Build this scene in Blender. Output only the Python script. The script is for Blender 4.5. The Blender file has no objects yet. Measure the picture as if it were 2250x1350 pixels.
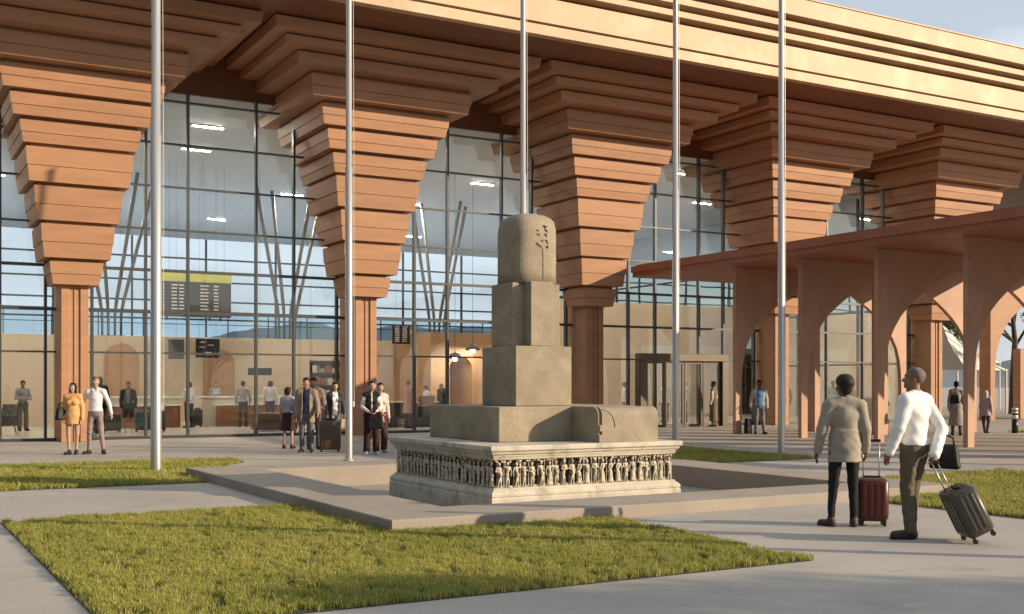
import bpy, math, random
import numpy as np
from mathutils import Matrix, Vector
try:
    import openvdb as vdb
except ImportError:
    import pyopenvdb as vdb

random.seed(7)
RNG = np.random.default_rng(7)
R = math.radians
scene = bpy.context.scene
COL = scene.collection

# ------------------------------------------------------------------ helpers
def link(name, me, parent=None):
    o = bpy.data.objects.new(name, me)
    COL.objects.link(o)
    if parent is not None:
        o.parent = parent
    return o

def tag(o, label=None, cat=None, group=None, kind=None):
    if label: o['label'] = label
    if cat: o['category'] = cat
    if group: o['group'] = group
    if kind: o['kind'] = kind
    return o

def empty(name, label, cat, loc=(0, 0, 0), rz=0.0, group=None):
    o = bpy.data.objects.new(name, None)
    COL.objects.link(o)
    o.location = loc
    o.rotation_euler = (0, 0, rz)
    o.empty_display_size = 0.1
    return tag(o, label, cat, group)

def copy_tree(o, parent=None):
    c = o.copy()
    COL.objects.link(c)
    if parent is not None:
        c.parent = parent
    for ch in list(o.children):
        copy_tree(ch, c)
    return c

class MB:
    """collects polygons, then links them as one mesh object"""
    def __init__(s):
        s.v = []; s.f = []; s.m = []; s.sm = []; s.mi = 0; s.smooth = False
    def add(s, vs, fs):
        n = len(s.v)
        s.v.extend([tuple(p) for p in vs])
        for f in fs:
            s.f.append([n + i for i in f]); s.m.append(s.mi); s.sm.append(s.smooth)
    def box(s, x0, x1, y0, y1, z0, z1):
        s.frustum((x0, x1, y0, y1, z0), (x0, x1, y0, y1, z1))
    def frustum(s, a, b):
        x0, x1, y0, y1, z0 = a; X0, X1, Y0, Y1, z1 = b
        v = [(x0, y0, z0), (x1, y0, z0), (x1, y1, z0), (x0, y1, z0),
             (X0, Y0, z1), (X1, Y0, z1), (X1, Y1, z1), (X0, Y1, z1)]
        s.add(v, [(3, 2, 1, 0), (4, 5, 6, 7), (0, 1, 5, 4), (1, 2, 6, 5), (2, 3, 7, 6), (3, 0, 4, 7)])
    def bbox(s, x0, x1, y0, y1, z0, z1, b=0.01):
        """box with chamfered edges"""
        v = []
        for z, i in ((z0, b), (z0 + b, 0), (z1 - b, 0), (z1, b)):
            for (sx, sy) in ((0, 0), (1, 0), (1, 1), (0, 1)):
                for k in ((0, 1) if (sx == sy) else (1, 0)):
                    x = (x0 + i) if sx == 0 else (x1 - i)
                    y = (y0 + i) if sy == 0 else (y1 - i)
                    if k == 0:
                        y += b if sy == 0 else -b
                    else:
                        x += b if sx == 0 else -b
                    v.append((x, y, z))
        f = []
        for l in range(3):
            for j in range(8):
                a = l * 8 + j; c = l * 8 + (j + 1) % 8
                f.append((a, c, c + 8, a + 8))
        f.append(tuple(range(7, -1, -1))); f.append(tuple(range(24, 32)))
        s.add(v, f)
    def rings(s, rings, closed=True, caps=True):
        n = len(rings[0]); v = [p for r in rings for p in r]; f = []
        for i in range(len(rings) - 1):
            for j in range(n if closed else n - 1):
                a = i * n + j; b = i * n + (j + 1) % n
                f.append((a, b, b + n, a + n))
        if caps:
            f.append(tuple(range(n - 1, -1, -1)))
            f.append(tuple(range((len(rings) - 1) * n, len(rings) * n)))
        s.add(v, f)
    def tube(s, pts, rad, n=8, caps=True):
        pts = [Vector(p) for p in pts]
        if not hasattr(rad, '__len__'): rad = [rad] * len(pts)
        rs = []
        ref = Vector((0.3, 0.2, 0.93)).normalized()
        d0 = (pts[1] - pts[0]).normalized()
        if abs(d0.dot(ref)) > .9: ref = Vector((1, 0, 0))
        u = d0.cross(ref).normalized()
        for i, p in enumerate(pts):
            d = (pts[min(i + 1, len(pts) - 1)] - pts[max(i - 1, 0)]).normalized()
            u = (u - d * u.dot(d)).normalized(); w = d.cross(u)
            rs.append([p + (u * math.cos(2 * math.pi * k / n) + w * math.sin(2 * math.pi * k / n)) * rad[i] for k in range(n)])
        s.rings(rs, caps=caps)
    def lathe(s, prof, c=(0, 0, 0), n=24, power=1.0):
        rs = []
        for r, z in prof:
            ring = []
            for k in range(n):
                a = 2 * math.pi * k / n
                ca, sa = math.cos(a), math.sin(a)
                if power != 1.0:
                    ca = math.copysign(abs(ca) ** power, ca); sa = math.copysign(abs(sa) ** power, sa)
                ring.append((c[0] + r * ca, c[1] + r * sa, c[2] + z))
            rs.append(ring)
        s.rings(rs)
    def ball(s, c, r, n=10, m=7, rot=None):
        if not hasattr(r, '__len__'): r = (r, r, r)
        rs = []
        for i in range(m + 1):
            t = -math.pi / 2 + math.pi * (i + .001) / (m + .002)
            ring = []
            for k in range(n):
                a = 2 * math.pi * k / n
                p = Vector((r[0] * math.cos(t) * math.cos(a), r[1] * math.cos(t) * math.sin(a), r[2] * math.sin(t)))
                if rot is not None: p = rot @ p
                ring.append((c[0] + p.x, c[1] + p.y, c[2] + p.z))
            rs.append(ring)
        s.rings(rs)
    def build(s, name, mats, parent=None, smooth=None):
        me = bpy.data.meshes.new(name)
        me.from_pydata(s.v, [], s.f)
        if not isinstance(mats, (list, tuple)): mats = [mats]
        for m in mats: me.materials.append(m)
        me.polygons.foreach_set('material_index', s.m)
        me.polygons.foreach_set('use_smooth', s.sm if smooth is None else [smooth] * len(s.f))
        me.update()
        return link(name, me, parent)

def np_mesh(name, v, quads=None, tris=None, mat=None, parent=None, smooth=True, col=None):
    me = bpy.data.meshes.new(name)
    v = np.ascontiguousarray(v, np.float32)
    nq = 0 if quads is None else len(quads); nt = 0 if tris is None else len(tris)
    me.vertices.add(len(v)); me.vertices.foreach_set('co', v.ravel())
    loops = []
    if nq: loops.append(np.asarray(quads, np.int32).ravel())
    if nt: loops.append(np.asarray(tris, np.int32).ravel())
    loops = np.concatenate(loops)
    me.loops.add(len(loops)); me.loops.foreach_set('vertex_index', loops)
    me.polygons.add(nq + nt)
    st = np.concatenate([np.arange(nq) * 4, nq * 4 + np.arange(nt) * 3]).astype(np.int32)
    me.polygons.foreach_set('loop_start', st)
    me.polygons.foreach_set('use_smooth', np.full(nq + nt, smooth))
    if col is not None:
        a = me.color_attributes.new('col', 'FLOAT_COLOR', 'POINT')
        c = np.ones((len(v), 4), np.float32); c[:, :3] = col
        a.data.foreach_set('color', c.ravel())
    me.update(calc_edges=True)
    if mat is not None: me.materials.append(mat)
    return link(name, me, parent)

# ------------------------------------------------------------------ materials
def nt_new(name):
    m = bpy.data.materials.new(name); m.use_nodes = True
    nt = m.node_tree; nt.nodes.clear()
    out = nt.nodes.new('ShaderNodeOutputMaterial')
    return m, nt, out

def N(nt, t, **kw):
    n = nt.nodes.new(t)
    for k, v in kw.items():
        if k in n.inputs: n.inputs[k].default_value = v
        else: setattr(n, k, v)
    return n

def c4(c): return (c[0], c[1], c[2], 1)

def mat(name, col, rough=.6, var=.15, scale=6.0, bump=.0, bscale=40.0, metal=0.0, spec=.5,
        spots=None, scuff=None, rnd=0.0, coord='Object', stretch=(1, 1, 1), fine=.0, coat=0.0, emit=0.0, emitcol=None):
    """Principled surface: base colour varied by large and fine noise, optional dark spots, bump"""
    m, nt, out = nt_new(name)
    L = nt.links.new
    p = N(nt, 'ShaderNodeBsdfPrincipled', Roughness=rough, Metallic=metal)
    p.inputs['Specular IOR Level'].default_value = spec
    p.inputs['Coat Weight'].default_value = coat
    tc = N(nt, 'ShaderNodeTexCoord'); mp = N(nt, 'ShaderNodeMapping')
    mp.inputs['Scale'].default_value = stretch
    L(tc.outputs[coord], mp.inputs['Vector'])
    n1 = N(nt, 'ShaderNodeTexNoise', Scale=scale, Detail=6.0, Roughness=.6)
    L(mp.outputs[0], n1.inputs['Vector'])
    mr = N(nt, 'ShaderNodeMapRange'); mr.inputs['From Min'].default_value = .3; mr.inputs['From Max'].default_value = .7
    mr.inputs['To Min'].default_value = 1 - var; mr.inputs['To Max'].default_value = 1 + var
    L(n1.outputs['Fac'], mr.inputs['Value'])
    val = mr.outputs[0]
    if fine > 0:
        n2 = N(nt, 'ShaderNodeTexNoise', Scale=bscale * 1.7, Detail=3.0)
        L(mp.outputs[0], n2.inputs['Vector'])
        m2 = N(nt, 'ShaderNodeMapRange'); m2.inputs['From Min'].default_value = .3; m2.inputs['From Max'].default_value = .7
        m2.inputs['To Min'].default_value = 1 - fine; m2.inputs['To Max'].default_value = 1 + fine
        L(n2.outputs['Fac'], m2.inputs['Value'])
        mu = N(nt, 'ShaderNodeMath', operation='MULTIPLY'); L(val, mu.inputs[0]); L(m2.outputs[0], mu.inputs[1]); val = mu.outputs[0]
    mx = N(nt, 'ShaderNodeVectorMath', operation='SCALE'); mx.inputs[0].default_value = col
    L(val, mx.inputs['Scale'])
    cout = mx.outputs[0]
    if spots:
        sc, thr, scol, amt = spots
        n3 = N(nt, 'ShaderNodeTexNoise', Scale=sc, Detail=8.0, Roughness=.65)
        L(mp.outputs[0], n3.inputs['Vector'])
        m3 = N(nt, 'ShaderNodeMapRange'); m3.inputs['From Min'].default_value = thr; m3.inputs['From Max'].default_value = thr + .14
        m3.inputs['To Min'].default_value = 0; m3.inputs['To Max'].default_value = amt
        L(n3.outputs['Fac'], m3.inputs['Value'])
        mc = N(nt, 'ShaderNodeMixRGB'); mc.inputs['Color2'].default_value = c4(scol)
        L(m3.outputs[0], mc.inputs['Fac']); L(cout, mc.inputs['Color1']); cout = mc.outputs[0]
    if scuff:
        mp2 = N(nt, 'ShaderNodeMapping'); mp2.inputs['Scale'].default_value = (1.2, 7.0, 1); mp2.inputs['Rotation'].default_value = (0, 0, .5)
        L(tc.outputs[coord], mp2.inputs['Vector'])
        n4 = N(nt, 'ShaderNodeTexNoise', Scale=scuff[0], Detail=9.0, Roughness=.7); L(mp2.outputs[0], n4.inputs['Vector'])
        m4 = N(nt, 'ShaderNodeMapRange'); m4.inputs['From Min'].default_value = scuff[1]; m4.inputs['From Max'].default_value = scuff[1] + .05
        m4.inputs['To Min'].default_value = 0; m4.inputs['To Max'].default_value = scuff[2]
        L(n4.outputs['Fac'], m4.inputs['Value'])
        mc4 = N(nt, 'ShaderNodeMixRGB'); mc4.inputs['Color2'].default_value = (.07, .065, .06, 1)
        L(m4.outputs[0], mc4.inputs['Fac']); L(cout, mc4.inputs['Color1']); cout = mc4.outputs[0]
    if rnd > 0:
        oi = N(nt, 'ShaderNodeObjectInfo'); m5 = N(nt, 'ShaderNodeMapRange'); m5.inputs['To Min'].default_value = 1 - rnd; m5.inputs['To Max'].default_value = 1 + rnd
        L(oi.outputs['Random'], m5.inputs['Value'])
        sc5 = N(nt, 'ShaderNodeVectorMath', operation='SCALE'); L(cout, sc5.inputs[0]); L(m5.outputs[0], sc5.inputs['Scale']); cout = sc5.outputs[0]
    L(cout, p.inputs['Base Color'])
    if bump > 0:
        nb = N(nt, 'ShaderNodeTexNoise', Scale=bscale, Detail=5.0); L(mp.outputs[0], nb.inputs['Vector'])
        bp = N(nt, 'ShaderNodeBump', Strength=bump, Distance=.01)
        L(nb.outputs['Fac'], bp.inputs['Height']); L(bp.outputs[0], p.inputs['Normal'])
    if emit > 0:
        p.inputs['Emission Color'].default_value = c4(emitcol or col); p.inputs['Emission Strength'].default_value = emit
    L(p.outputs[0], out.inputs[0])
    return m

def glass_mat(name, tint=(.93, .95, .94), refl=.9, rough=0.0, ior=1.5):
    m, nt, out = nt_new(name)
    L = nt.links.new
    t = N(nt, 'ShaderNodeBsdfTransparent'); t.inputs[0].default_value = c4(tint)
    g = N(nt, 'ShaderNodeBsdfGlossy', Roughness=rough); g.inputs[0].default_value = (refl, refl, refl, 1)
    fr = N(nt, 'ShaderNodeFresnel', IOR=ior)
    tc = N(nt, 'ShaderNodeTexCoord'); nb = N(nt, 'ShaderNodeTexNoise', Scale=.35, Detail=1.0)
    L(tc.outputs['Object'], nb.inputs['Vector'])
    bp = N(nt, 'ShaderNodeBump', Strength=.06, Distance=.15); L(nb.outputs['Fac'], bp.inputs['Height'])
    L(bp.outputs[0], g.inputs['Normal'])
    mx = N(nt, 'ShaderNodeMixShader'); L(fr.outputs[0], mx.inputs[0]); L(t.outputs[0], mx.inputs[1]); L(g.outputs[0], mx.inputs[2])
    L(mx.outputs[0], out.inputs[0])
    return m

def attr_mat(name, rough=.55, sss=0.0, trans=0.0, bump=0.0, bscale=200):
    m, nt, out = nt_new(name); L = nt.links.new
    a = N(nt, 'ShaderNodeVertexColor', layer_name='col')
    p = N(nt, 'ShaderNodeBsdfPrincipled', Roughness=rough)
    p.inputs['Specular IOR Level'].default_value = .35
    L(a.outputs[0], p.inputs['Base Color'])
    if bump:
        tc = N(nt, 'ShaderNodeTexCoord'); nb = N(nt, 'ShaderNodeTexNoise', Scale=bscale, Detail=3.0); L(tc.outputs['Object'], nb.inputs['Vector'])
        bp = N(nt, 'ShaderNodeBump', Strength=bump, Distance=.004); L(nb.outputs['Fac'], bp.inputs['Height']); L(bp.outputs[0], p.inputs['Normal'])
    if trans > 0:
        tr = N(nt, 'ShaderNodeBsdfTranslucent'); L(a.outputs[0], tr.inputs[0])
        mx = N(nt, 'ShaderNodeMixShader'); mx.inputs[0].default_value = trans
        L(p.outputs[0], mx.inputs[1]); L(tr.outputs[0], mx.inputs[2]); L(mx.outputs[0], out.inputs[0])
    else:
        L(p.outputs[0], out.inputs[0])
    return m

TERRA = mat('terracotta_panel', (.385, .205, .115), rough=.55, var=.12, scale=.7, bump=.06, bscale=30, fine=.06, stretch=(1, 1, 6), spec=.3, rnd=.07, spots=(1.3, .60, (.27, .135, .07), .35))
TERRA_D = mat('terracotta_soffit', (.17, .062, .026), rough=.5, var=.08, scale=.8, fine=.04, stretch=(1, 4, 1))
PORCHR = mat('canopy_terracotta', (.34, .125, .07), rough=.55, var=.10, scale=1.1, bump=.08, bscale=25, fine=.05)
PORCH = mat('porch_terracotta', (.46, .275, .185), rough=.62, var=.14, scale=1.1, bump=.12, bscale=25, fine=.07)
FASCIA = mat('fascia_panel', (.51, .36, .235), rough=.58, var=.12, scale=.35, bump=.05, bscale=22, fine=.05, metal=.04, spec=.4,
             spots=(.55, .50, (.58, .48, .33), .85))
MULL = mat('mullion_metal', (.055, .06, .062), rough=.4, var=.1, metal=.3)
STEEL = mat('brushed_steel', (.50, .485, .46), rough=.36, var=.05, scale=20, metal=.7, stretch=(1, 1, .05), fine=.05, bscale=120)
PAVE = mat('pavement_concrete', (.37, .335, .295), rough=.8, var=.13, scale=.45, bump=.2, bscale=34, fine=.15, spots=(1.1, .56, (.21, .20, .19), .55), scuff=(2.6, .66, .6))
KERBM = mat('platform_stone', (.31, .265, .22), rough=.75, var=.10, scale=1.2, bump=.2, bscale=60, fine=.18)
STONE = mat('granite_brown', (.30, .25, .18), rough=.85, var=.22, scale=2.6, bump=.9, bscale=60, fine=.22, spots=(5, .60, (.17, .145, .115), .5))
MARBLE = mat('weathered_limestone', (.52, .475, .39), rough=.75, var=.16, scale=4, bump=.4, bscale=50, fine=.14, spots=(3.0, .52, (.26, .225, .17), .75))
CARVE = mat('carved_limestone', (.54, .48, .37), rough=.75, var=.22, scale=14, bump=.5, bscale=90, fine=.2, spots=(13, .53, (.07, .055, .04), .9))
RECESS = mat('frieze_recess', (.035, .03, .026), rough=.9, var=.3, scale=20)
SOIL = mat('soil', (.05, .045, .02), rough=1, var=.3, scale=5)
FLOORM = mat('hall_floor_stone', (.56, .50, .40), rough=.25, var=.08, scale=1.2, fine=.04)
CEILM = mat('hall_ceiling', (.62, .68, .74), rough=.8, var=.03)
BEIGE = mat('beige_wall', (.70, .55, .38), rough=.6, var=.10, scale=.5, fine=.04)
TANW = mat('tan_wall_panel', (.50, .29, .15), rough=.6, var=.10, scale=.8)
CREAM = mat('cream_counter', (.74, .66, .50), rough=.4, var=.05)
WHITE = mat('white_laminate', (.82, .80, .74), rough=.3, var=.03)
WOOD = mat('red_wood', (.30, .12, .055), rough=.4, var=.2, scale=4, stretch=(1, 1, 8))
BROWN = mat('brown_leather', (.12, .06, .035), rough=.45, var=.2)
BLACK = mat('black_plastic', (.015, .015, .016), rough=.35, var=.2)
DARKM = mat('dark_bronze', (.10, .075, .055), rough=.4, var=.15, metal=.4)
STRUTM = mat('grey_strut', (.13, .115, .095), rough=.45, var=.1)
YELLOW = mat('yellow_green_panel', (.62, .62, .16), rough=.4, var=.05)
BOARDM = mat('board_grey', (.09, .09, .085), rough=.4, var=.06)
GLASS = glass_mat('facade_glass', tint=(.90, .94, .96), refl=.95, ior=1.75)
GLASSB = glass_mat('balustrade_glass', tint=(.60, .76, .86), refl=.95, ior=1.7)
GLASSR = glass_mat('rear_glass', tint=(.93, .96, .97), refl=.6, ior=1.12)
LAMP = mat('lamp_white', (.9, .88, .8), emit=330.0, emitcol=(1, .90, .76))
SKIN = attr_mat('skin', rough=.5)
BLADE = attr_mat('grass_blade', rough=.6, trans=.35)
LEAF = attr_mat('leaf', rough=.5, trans=.3)
BARK = mat('bark', (.10, .075, .05), rough=.9, var=.3, scale=9, bump=.5)

# ------------------------------------------------------------------ camera, sky, sun
cam_d = bpy.data.cameras.new('camera')
cam = bpy.data.objects.new('camera', cam_d); COL.objects.link(cam)
cam_d.sensor_width = 36; cam_d.lens = 40.0
cam_d.shift_y = 170 / 2250
cam_d.clip_end = 6000
cam.location = (0, 0, 1.63)
cam.rotation_euler = (R(90), 0, -R(29.7))
scene.camera = cam

SUN_EL, SX, SY = 17.0, .733, -.68
sd = bpy.data.lights.new('sun', 'SUN'); sun = bpy.data.objects.new('sun', sd); COL.objects.link(sun)
sd.energy = 5.0; sd.angle = R(.5); sd.color = (1.0, .80, .56)
e = R(SUN_EL)
sv = Vector((SX * math.cos(e), SY * math.cos(e), math.sin(e)))
sun.rotation_euler = sv.to_track_quat('Z', 'Y').to_euler()
sun.location = sv * 60

w = bpy.data.worlds.new('World'); scene.world = w; w.use_nodes = True
nt = w.node_tree; nt.nodes.clear(); L = nt.links.new
wo = N(nt, 'ShaderNodeOutputWorld'); bg = N(nt, 'ShaderNodeBackground', Strength=.06)
sky = N(nt, 'ShaderNodeTexSky'); sky.sky_type = 'NISHITA'; sky.sun_disc = False
sky.sun_elevation = e; sky.sun_rotation = math.atan2(SX, SY); sky.altitude = 200; sky.air_density = 1.0; sky.dust_density = 1.2; sky.ozone_density = 1.2
tc = N(nt, 'ShaderNodeTexCoord'); mp = N(nt, 'ShaderNodeMapping'); mp.inputs['Scale'].default_value = (1.0, 1.6, 4.5); mp.inputs['Rotation'].default_value = (0, .25, .5)
L(tc.outputs['Generated'], mp.inputs['Vector'])
nz = N(nt, 'ShaderNodeTexNoise', Scale=2.4, Detail=7.0, Roughness=.52); L(mp.outputs[0], nz.inputs['Vector'])
mr = N(nt, 'ShaderNodeMapRange'); mr.inputs['From Min'].default_value = .44; mr.inputs['From Max'].default_value = .74; mr.inputs['To Max'].default_value = .7
L(nz.outputs['Fac'], mr.inputs['Value'])
mc = N(nt, 'ShaderNodeMixRGB'); mc.inputs['Color2'].default_value = (11.4, 12.6, 13.8, 1)
dt = N(nt, 'ShaderNodeVectorMath', operation='DOT_PRODUCT'); dt.inputs[1].default_value = (.80, .10, .50); L(tc.outputs['Generated'], dt.inputs[0])
dm = N(nt, 'ShaderNodeMapRange'); dm.inputs['From Min'].default_value = -.45; dm.inputs['From Max'].default_value = .30; dm.inputs['To Max'].default_value = 1.0
L(dt.outputs['Value'], dm.inputs['Value'])
ad = N(nt, 'ShaderNodeMath', operation='MULTIPLY_ADD'); ad.inputs[1].default_value = 1.0; ad.inputs[2].default_value = .60; L(mr.outputs[0], ad.inputs[0])
mm = N(nt, 'ShaderNodeMath', operation='MULTIPLY'); mm.use_clamp = True; L(ad.outputs[0], mm.inputs[0]); L(dm.outputs[0], mm.inputs[1])
L(mm.outputs[0], mc.inputs['Fac']); L(sky.outputs[0], mc.inputs['Color1'])
L(mc.outputs[0], bg.inputs[0]); L(bg.outputs[0], wo.inputs[0])
scene.view_settings.view_transform = 'Standard'; scene.view_settings.look = 'None'
scene.view_settings.gamma = 1.0; scene.view_settings.exposure = 0.32
scene.render.engine = 'CYCLES'
cy = scene.cycles
cy.max_bounces = 8; cy.diffuse_bounces = 4; cy.glossy_bounces = 3; cy.transparent_max_bounces = 16
cy.caustics_reflective = False; cy.caustics_refractive = False
cy.sample_clamp_indirect = 6.0
try:
    cy.use_denoising = True; cy.denoiser = 'OPENIMAGEDENOISE'
except Exception:
    pass
# ------------------------------------------------------------------ ground
PX0, PX1, PY0, PY1 = 6.1, 12.95, 12.4, 19.4          # sunken court
OX0, OX1, OY0, OY1 = 5.0, 14.05, 11.4, 20.5          # outer edge of the low platform
g = MB()
xs = [-1500, PX0 - .3, PX1 + .3, 1500]; ys = [-1500, PY0 - .3, PY1 + .3, 1500]
for i in range(3):
    for j in range(3):
        if i == 1 and j == 1: continue
        g.add([(xs[i], ys[j], 0), (xs[i + 1], ys[j], 0), (xs[i + 1], ys[j + 1], 0), (xs[i], ys[j + 1], 0)], [(0, 1, 2, 3)])
tag(g.build('pavement', PAVE), kind='structure')

pl = MB()
H = .15
def rect_ring(o, i, z):
    a = [(o[0], o[2]), (o[1], o[2]), (o[1], o[3]), (o[0], o[3])]; b = [(i[0], i[2]), (i[1], i[2]), (i[1], i[3]), (i[0], i[3])]
    for k in range(4):
        q = (k + 1) % 4
        pl.add([(a[k][0], a[k][1], z), (a[q][0], a[q][1], z), (b[q][0], b[q][1], z), (b[k][0], b[k][1], z)], [(0, 1, 2, 3)])
bv = .012
O = (OX0, OX1, OY0, OY1); I = (PX0, PX1, PY0, PY1)
Oi = (OX0 + bv, OX1 - bv, OY0 + bv, OY1 - bv); Ii = (PX0 - bv, PX1 + bv, PY0 - bv, PY1 + bv)
rect_ring(Oi, Ii, H)
def wall_ring(a, za, b, zb, flip=False):
    A = [(a[0], a[2]), (a[1], a[2]), (a[1], a[3]), (a[0], a[3])]; B = [(b[0], b[2]), (b[1], b[2]), (b[1], b[3]), (b[0], b[3])]
    for k in range(4):
        q = (k + 1) % 4
        f = (0, 1, 2, 3) if not flip else (3, 2, 1, 0)
        pl.add([(A[k][0], A[k][1], za), (A[q][0], A[q][1], za), (B[q][0], B[q][1], zb), (B[k][0], B[k][1], zb)], [f])
wall_ring(O, -.05, O, H - bv); wall_ring(O, H - bv, Oi, H)
wall_ring(Ii, H, I, H - bv); wall_ring(I, H - bv, I, -.25)
kerb = tag(pl.build('stone_kerb', KERBM), 'low square stone kerb framing the sunken court around the monument', 'kerb')
cf = MB(); cf.add([(PX0 - .02, PY0 - .02, -.21), (PX1 + .02, PY0 - .02, -.21), (PX1 + .02, PY1 + .02, -.21), (PX0 - .02, PY1 + .02, -.21)], [(0, 1, 2, 3)])
tag(cf.build('court_floor', KERBM), kind='structure')

# ------------------------------------------------------------------ grass
def inside(poly, x, y):
    r = np.zeros(len(x), bool); n = len(poly)
    for i in range(n):
        x1, y1 = poly[i]; x2, y2 = poly[(i + 1) % n]
        c = ((y1 > y) != (y2 > y)) & (x < (x2 - x1) * (y - y1) / (y2 - y1 + 1e-12) + x1)
        r ^= c
    return r

def vnoise(x, y, s, seed):
    r = np.random.default_rng(seed); t = r.random((64, 64))
    u = x * s; v = y * s; i = np.floor(u).astype(int); j = np.floor(v).astype(int); fu = u - i; fv = v - j
    fu = fu * fu * (3 - 2 * fu); fv = fv * fv * (3 - 2 * fv)
    g = lambda a, b: t[a % 64, b % 64]
    return (g(i, j) * (1 - fu) + g(i + 1, j) * fu) * (1 - fv) + (g(i, j + 1) * (1 - fu) + g(i + 1, j + 1) * fu) * fv

def lawn(poly, dens, h, wd, label, seed, z=.012):
    r = np.random.default_rng(seed)
    px = [p[0] for p in poly]; py = [p[1] for p in poly]
    x0, x1, y0, y1 = min(px), max(px), min(py), max(py)
    n = int((x1 - x0) * (y1 - y0) * dens)
    x = r.uniform(x0, x1, n); y = r.uniform(y0, y1, n)
    jx, jy = r.normal(0, .028, n), r.normal(0, .028, n); ee = (vnoise(x, y, 2.3, seed + 5) - .5) * .14
    k = inside(poly, x + jx + ee, y + jy + ee)
    cl = vnoise(x, y, 7, seed) * .55 + vnoise(x, y, 19, seed + 1) * .45
    k &= r.random(n) < np.clip((cl - .33) * 4.2, .03, 1)
    x, y, cl = x[k], y[k], cl[k]; n = len(x)
    big = vnoise(x, y, 1.1, seed + 2)
    hh = h * (.55 + .75 * cl) * r.uniform(.6, 1.25, n)
    tall = r.random(n) < .02; hh[tall] *= 1.9
    a = r.uniform(0, 2 * np.pi, n); lean = r.uniform(.05, .75, n) * hh
    la = r.uniform(0, 2 * np.pi, n)
    dx, dy = np.cos(a) * wd / 2, np.sin(a) * wd / 2
    lx, ly = np.cos(la) * lean, np.sin(la) * lean
    V = np.empty((n, 5, 3), np.float32)
    V[:, 0] = np.stack([x - dx, y - dy, np.full(n, z - .008)], 1); V[:, 1] = np.stack([x + dx, y + dy, np.full(n, z - .008)], 1)
    V[:, 2] = np.stack([x + dx * .75 + lx * .35, y + dy * .75 + ly * .35, z + hh * .6], 1)
    V[:, 3] = np.stack([x - dx * .75 + lx * .35, y - dy * .75 + ly * .35, z + hh * .6], 1)
    V[:, 4] = np.stack([x + lx, y + ly, z + hh], 1)
    idx = np.arange(n)[:, None] * 5
    q = idx + np.array([[0, 1, 2, 3]]); t = idx + np.array([[3, 2, 4]])
    green = np.array([.20, .26, .04]); yel = np.array([.58, .51, .13]); dry = np.array([.50, .40, .20])
    m = np.clip(.42 * big + .5 * r.random(n) - .02, 0, 1)[:, None]
    c = green * (1 - m) + yel * m
    dm = (r.random(n) < .14)[:, None]; c = np.where(dm, dry, c)
    c = np.repeat((c * r.uniform(.75, 1.2, (n, 1)))[:, None, :], 5, 1).reshape(-1, 3)
    o = np_mesh('grass', V.reshape(-1, 3), q, t, BLADE, None, False, c)
    tag(o, label, 'lawn', None, 'stuff')
    s = MB(); s.add([(p[0], p[1], z - .006) for p in poly], [tuple(range(len(poly)))])
    s.build('soil', SOIL, o)
    return o

lawn([(1.4, 7.75), (7.62, 7.75), (7.7, 9.5), (7.86, 11.39), (4.99, 11.39), (4.99, 14.57), (1.4, 14.57)], 14500, .047, .0062,
     'large foreground lawn of yellow-green grass in front of the stone kerb', 11)
lawn([(-9, 18.9), (4.98, 18.9), (4.98, 20.6), (6.95, 23.5), (6.95, 24.4), (-9, 25.0)], 3600, .06, .011,
     'strip of grass left of the kerb with a steel flagpole standing in it', 21)
lawn([(14.3, 18.4), (18.15, 18.3), (18.2, 23.2), (10.5, 23.2), (10.5, 20.8), (14.3, 20.8)], 3600, .06, .011,
     'shaded dark green lawn behind the right side of the monument', 31)
lawn([(12.2, 5.0), (19, 5.0), (18.5, 13.9), (14.2, 13.9), (14.2, 11.3), (12.2, 11.3)], 4600, .06, .010,
     'lawn at the right edge beyond the tilted suitcase', 41)
lawn([(34.2, 22.0), (41, 20.0), (41, 23.0), (34.2, 25.6)], 1200, .07, .018,
     'small sunlit grass patch beside the banded bollard', 51)

# ------------------------------------------------------------------ monument
mon = empty('stone_monument', 'stepped brown granite monument with rounded top on a carved limestone base', 'monument', (8.6, 14.5, -.21))
mo = mon.location
BX0, BX1, BY0, BY1 = 7.06, 10.13, 12.9, 16.2
def mpart(mb, name, m, smooth=None):
    for i, v in enumerate(mb.v): mb.v[i] = (v[0] - mo.x, v[1] - mo.y, v[2] - mo.z)
    return mb.build(name, m, mon, smooth)
def moulding(prof):
    b = MB(); rs = []
    for off, z in prof:
        rs.append([(BX0 - off, BY0 - off, z), (BX1 + off, BY0 - off, z), (BX1 + off, BY1 + off, z), (BX0 - off, BY1 + off, z)])
    b.rings(rs); return b
mpart(moulding([(0, -.21), (0, .135), (-.012, .15), (-.012, .158), (-.004, .168), (-.004, .20), (-.02, .225), (-.05, .25), (-.06, .258), (-.06, .272), (-.085, .276)]), 'base_moulding', MARBLE)
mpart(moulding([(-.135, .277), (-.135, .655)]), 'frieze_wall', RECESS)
mpart(moulding([(-.085, .636), (-.06, .645), (-.055, .672), (-.045, .69), (-.045, .704), (-.02, .716), (-.012, .735), (-.012, .75), (.012, .758), (.02, .77), (.02, .815), (.012, .826)]), 'cornice', MARBLE)

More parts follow.
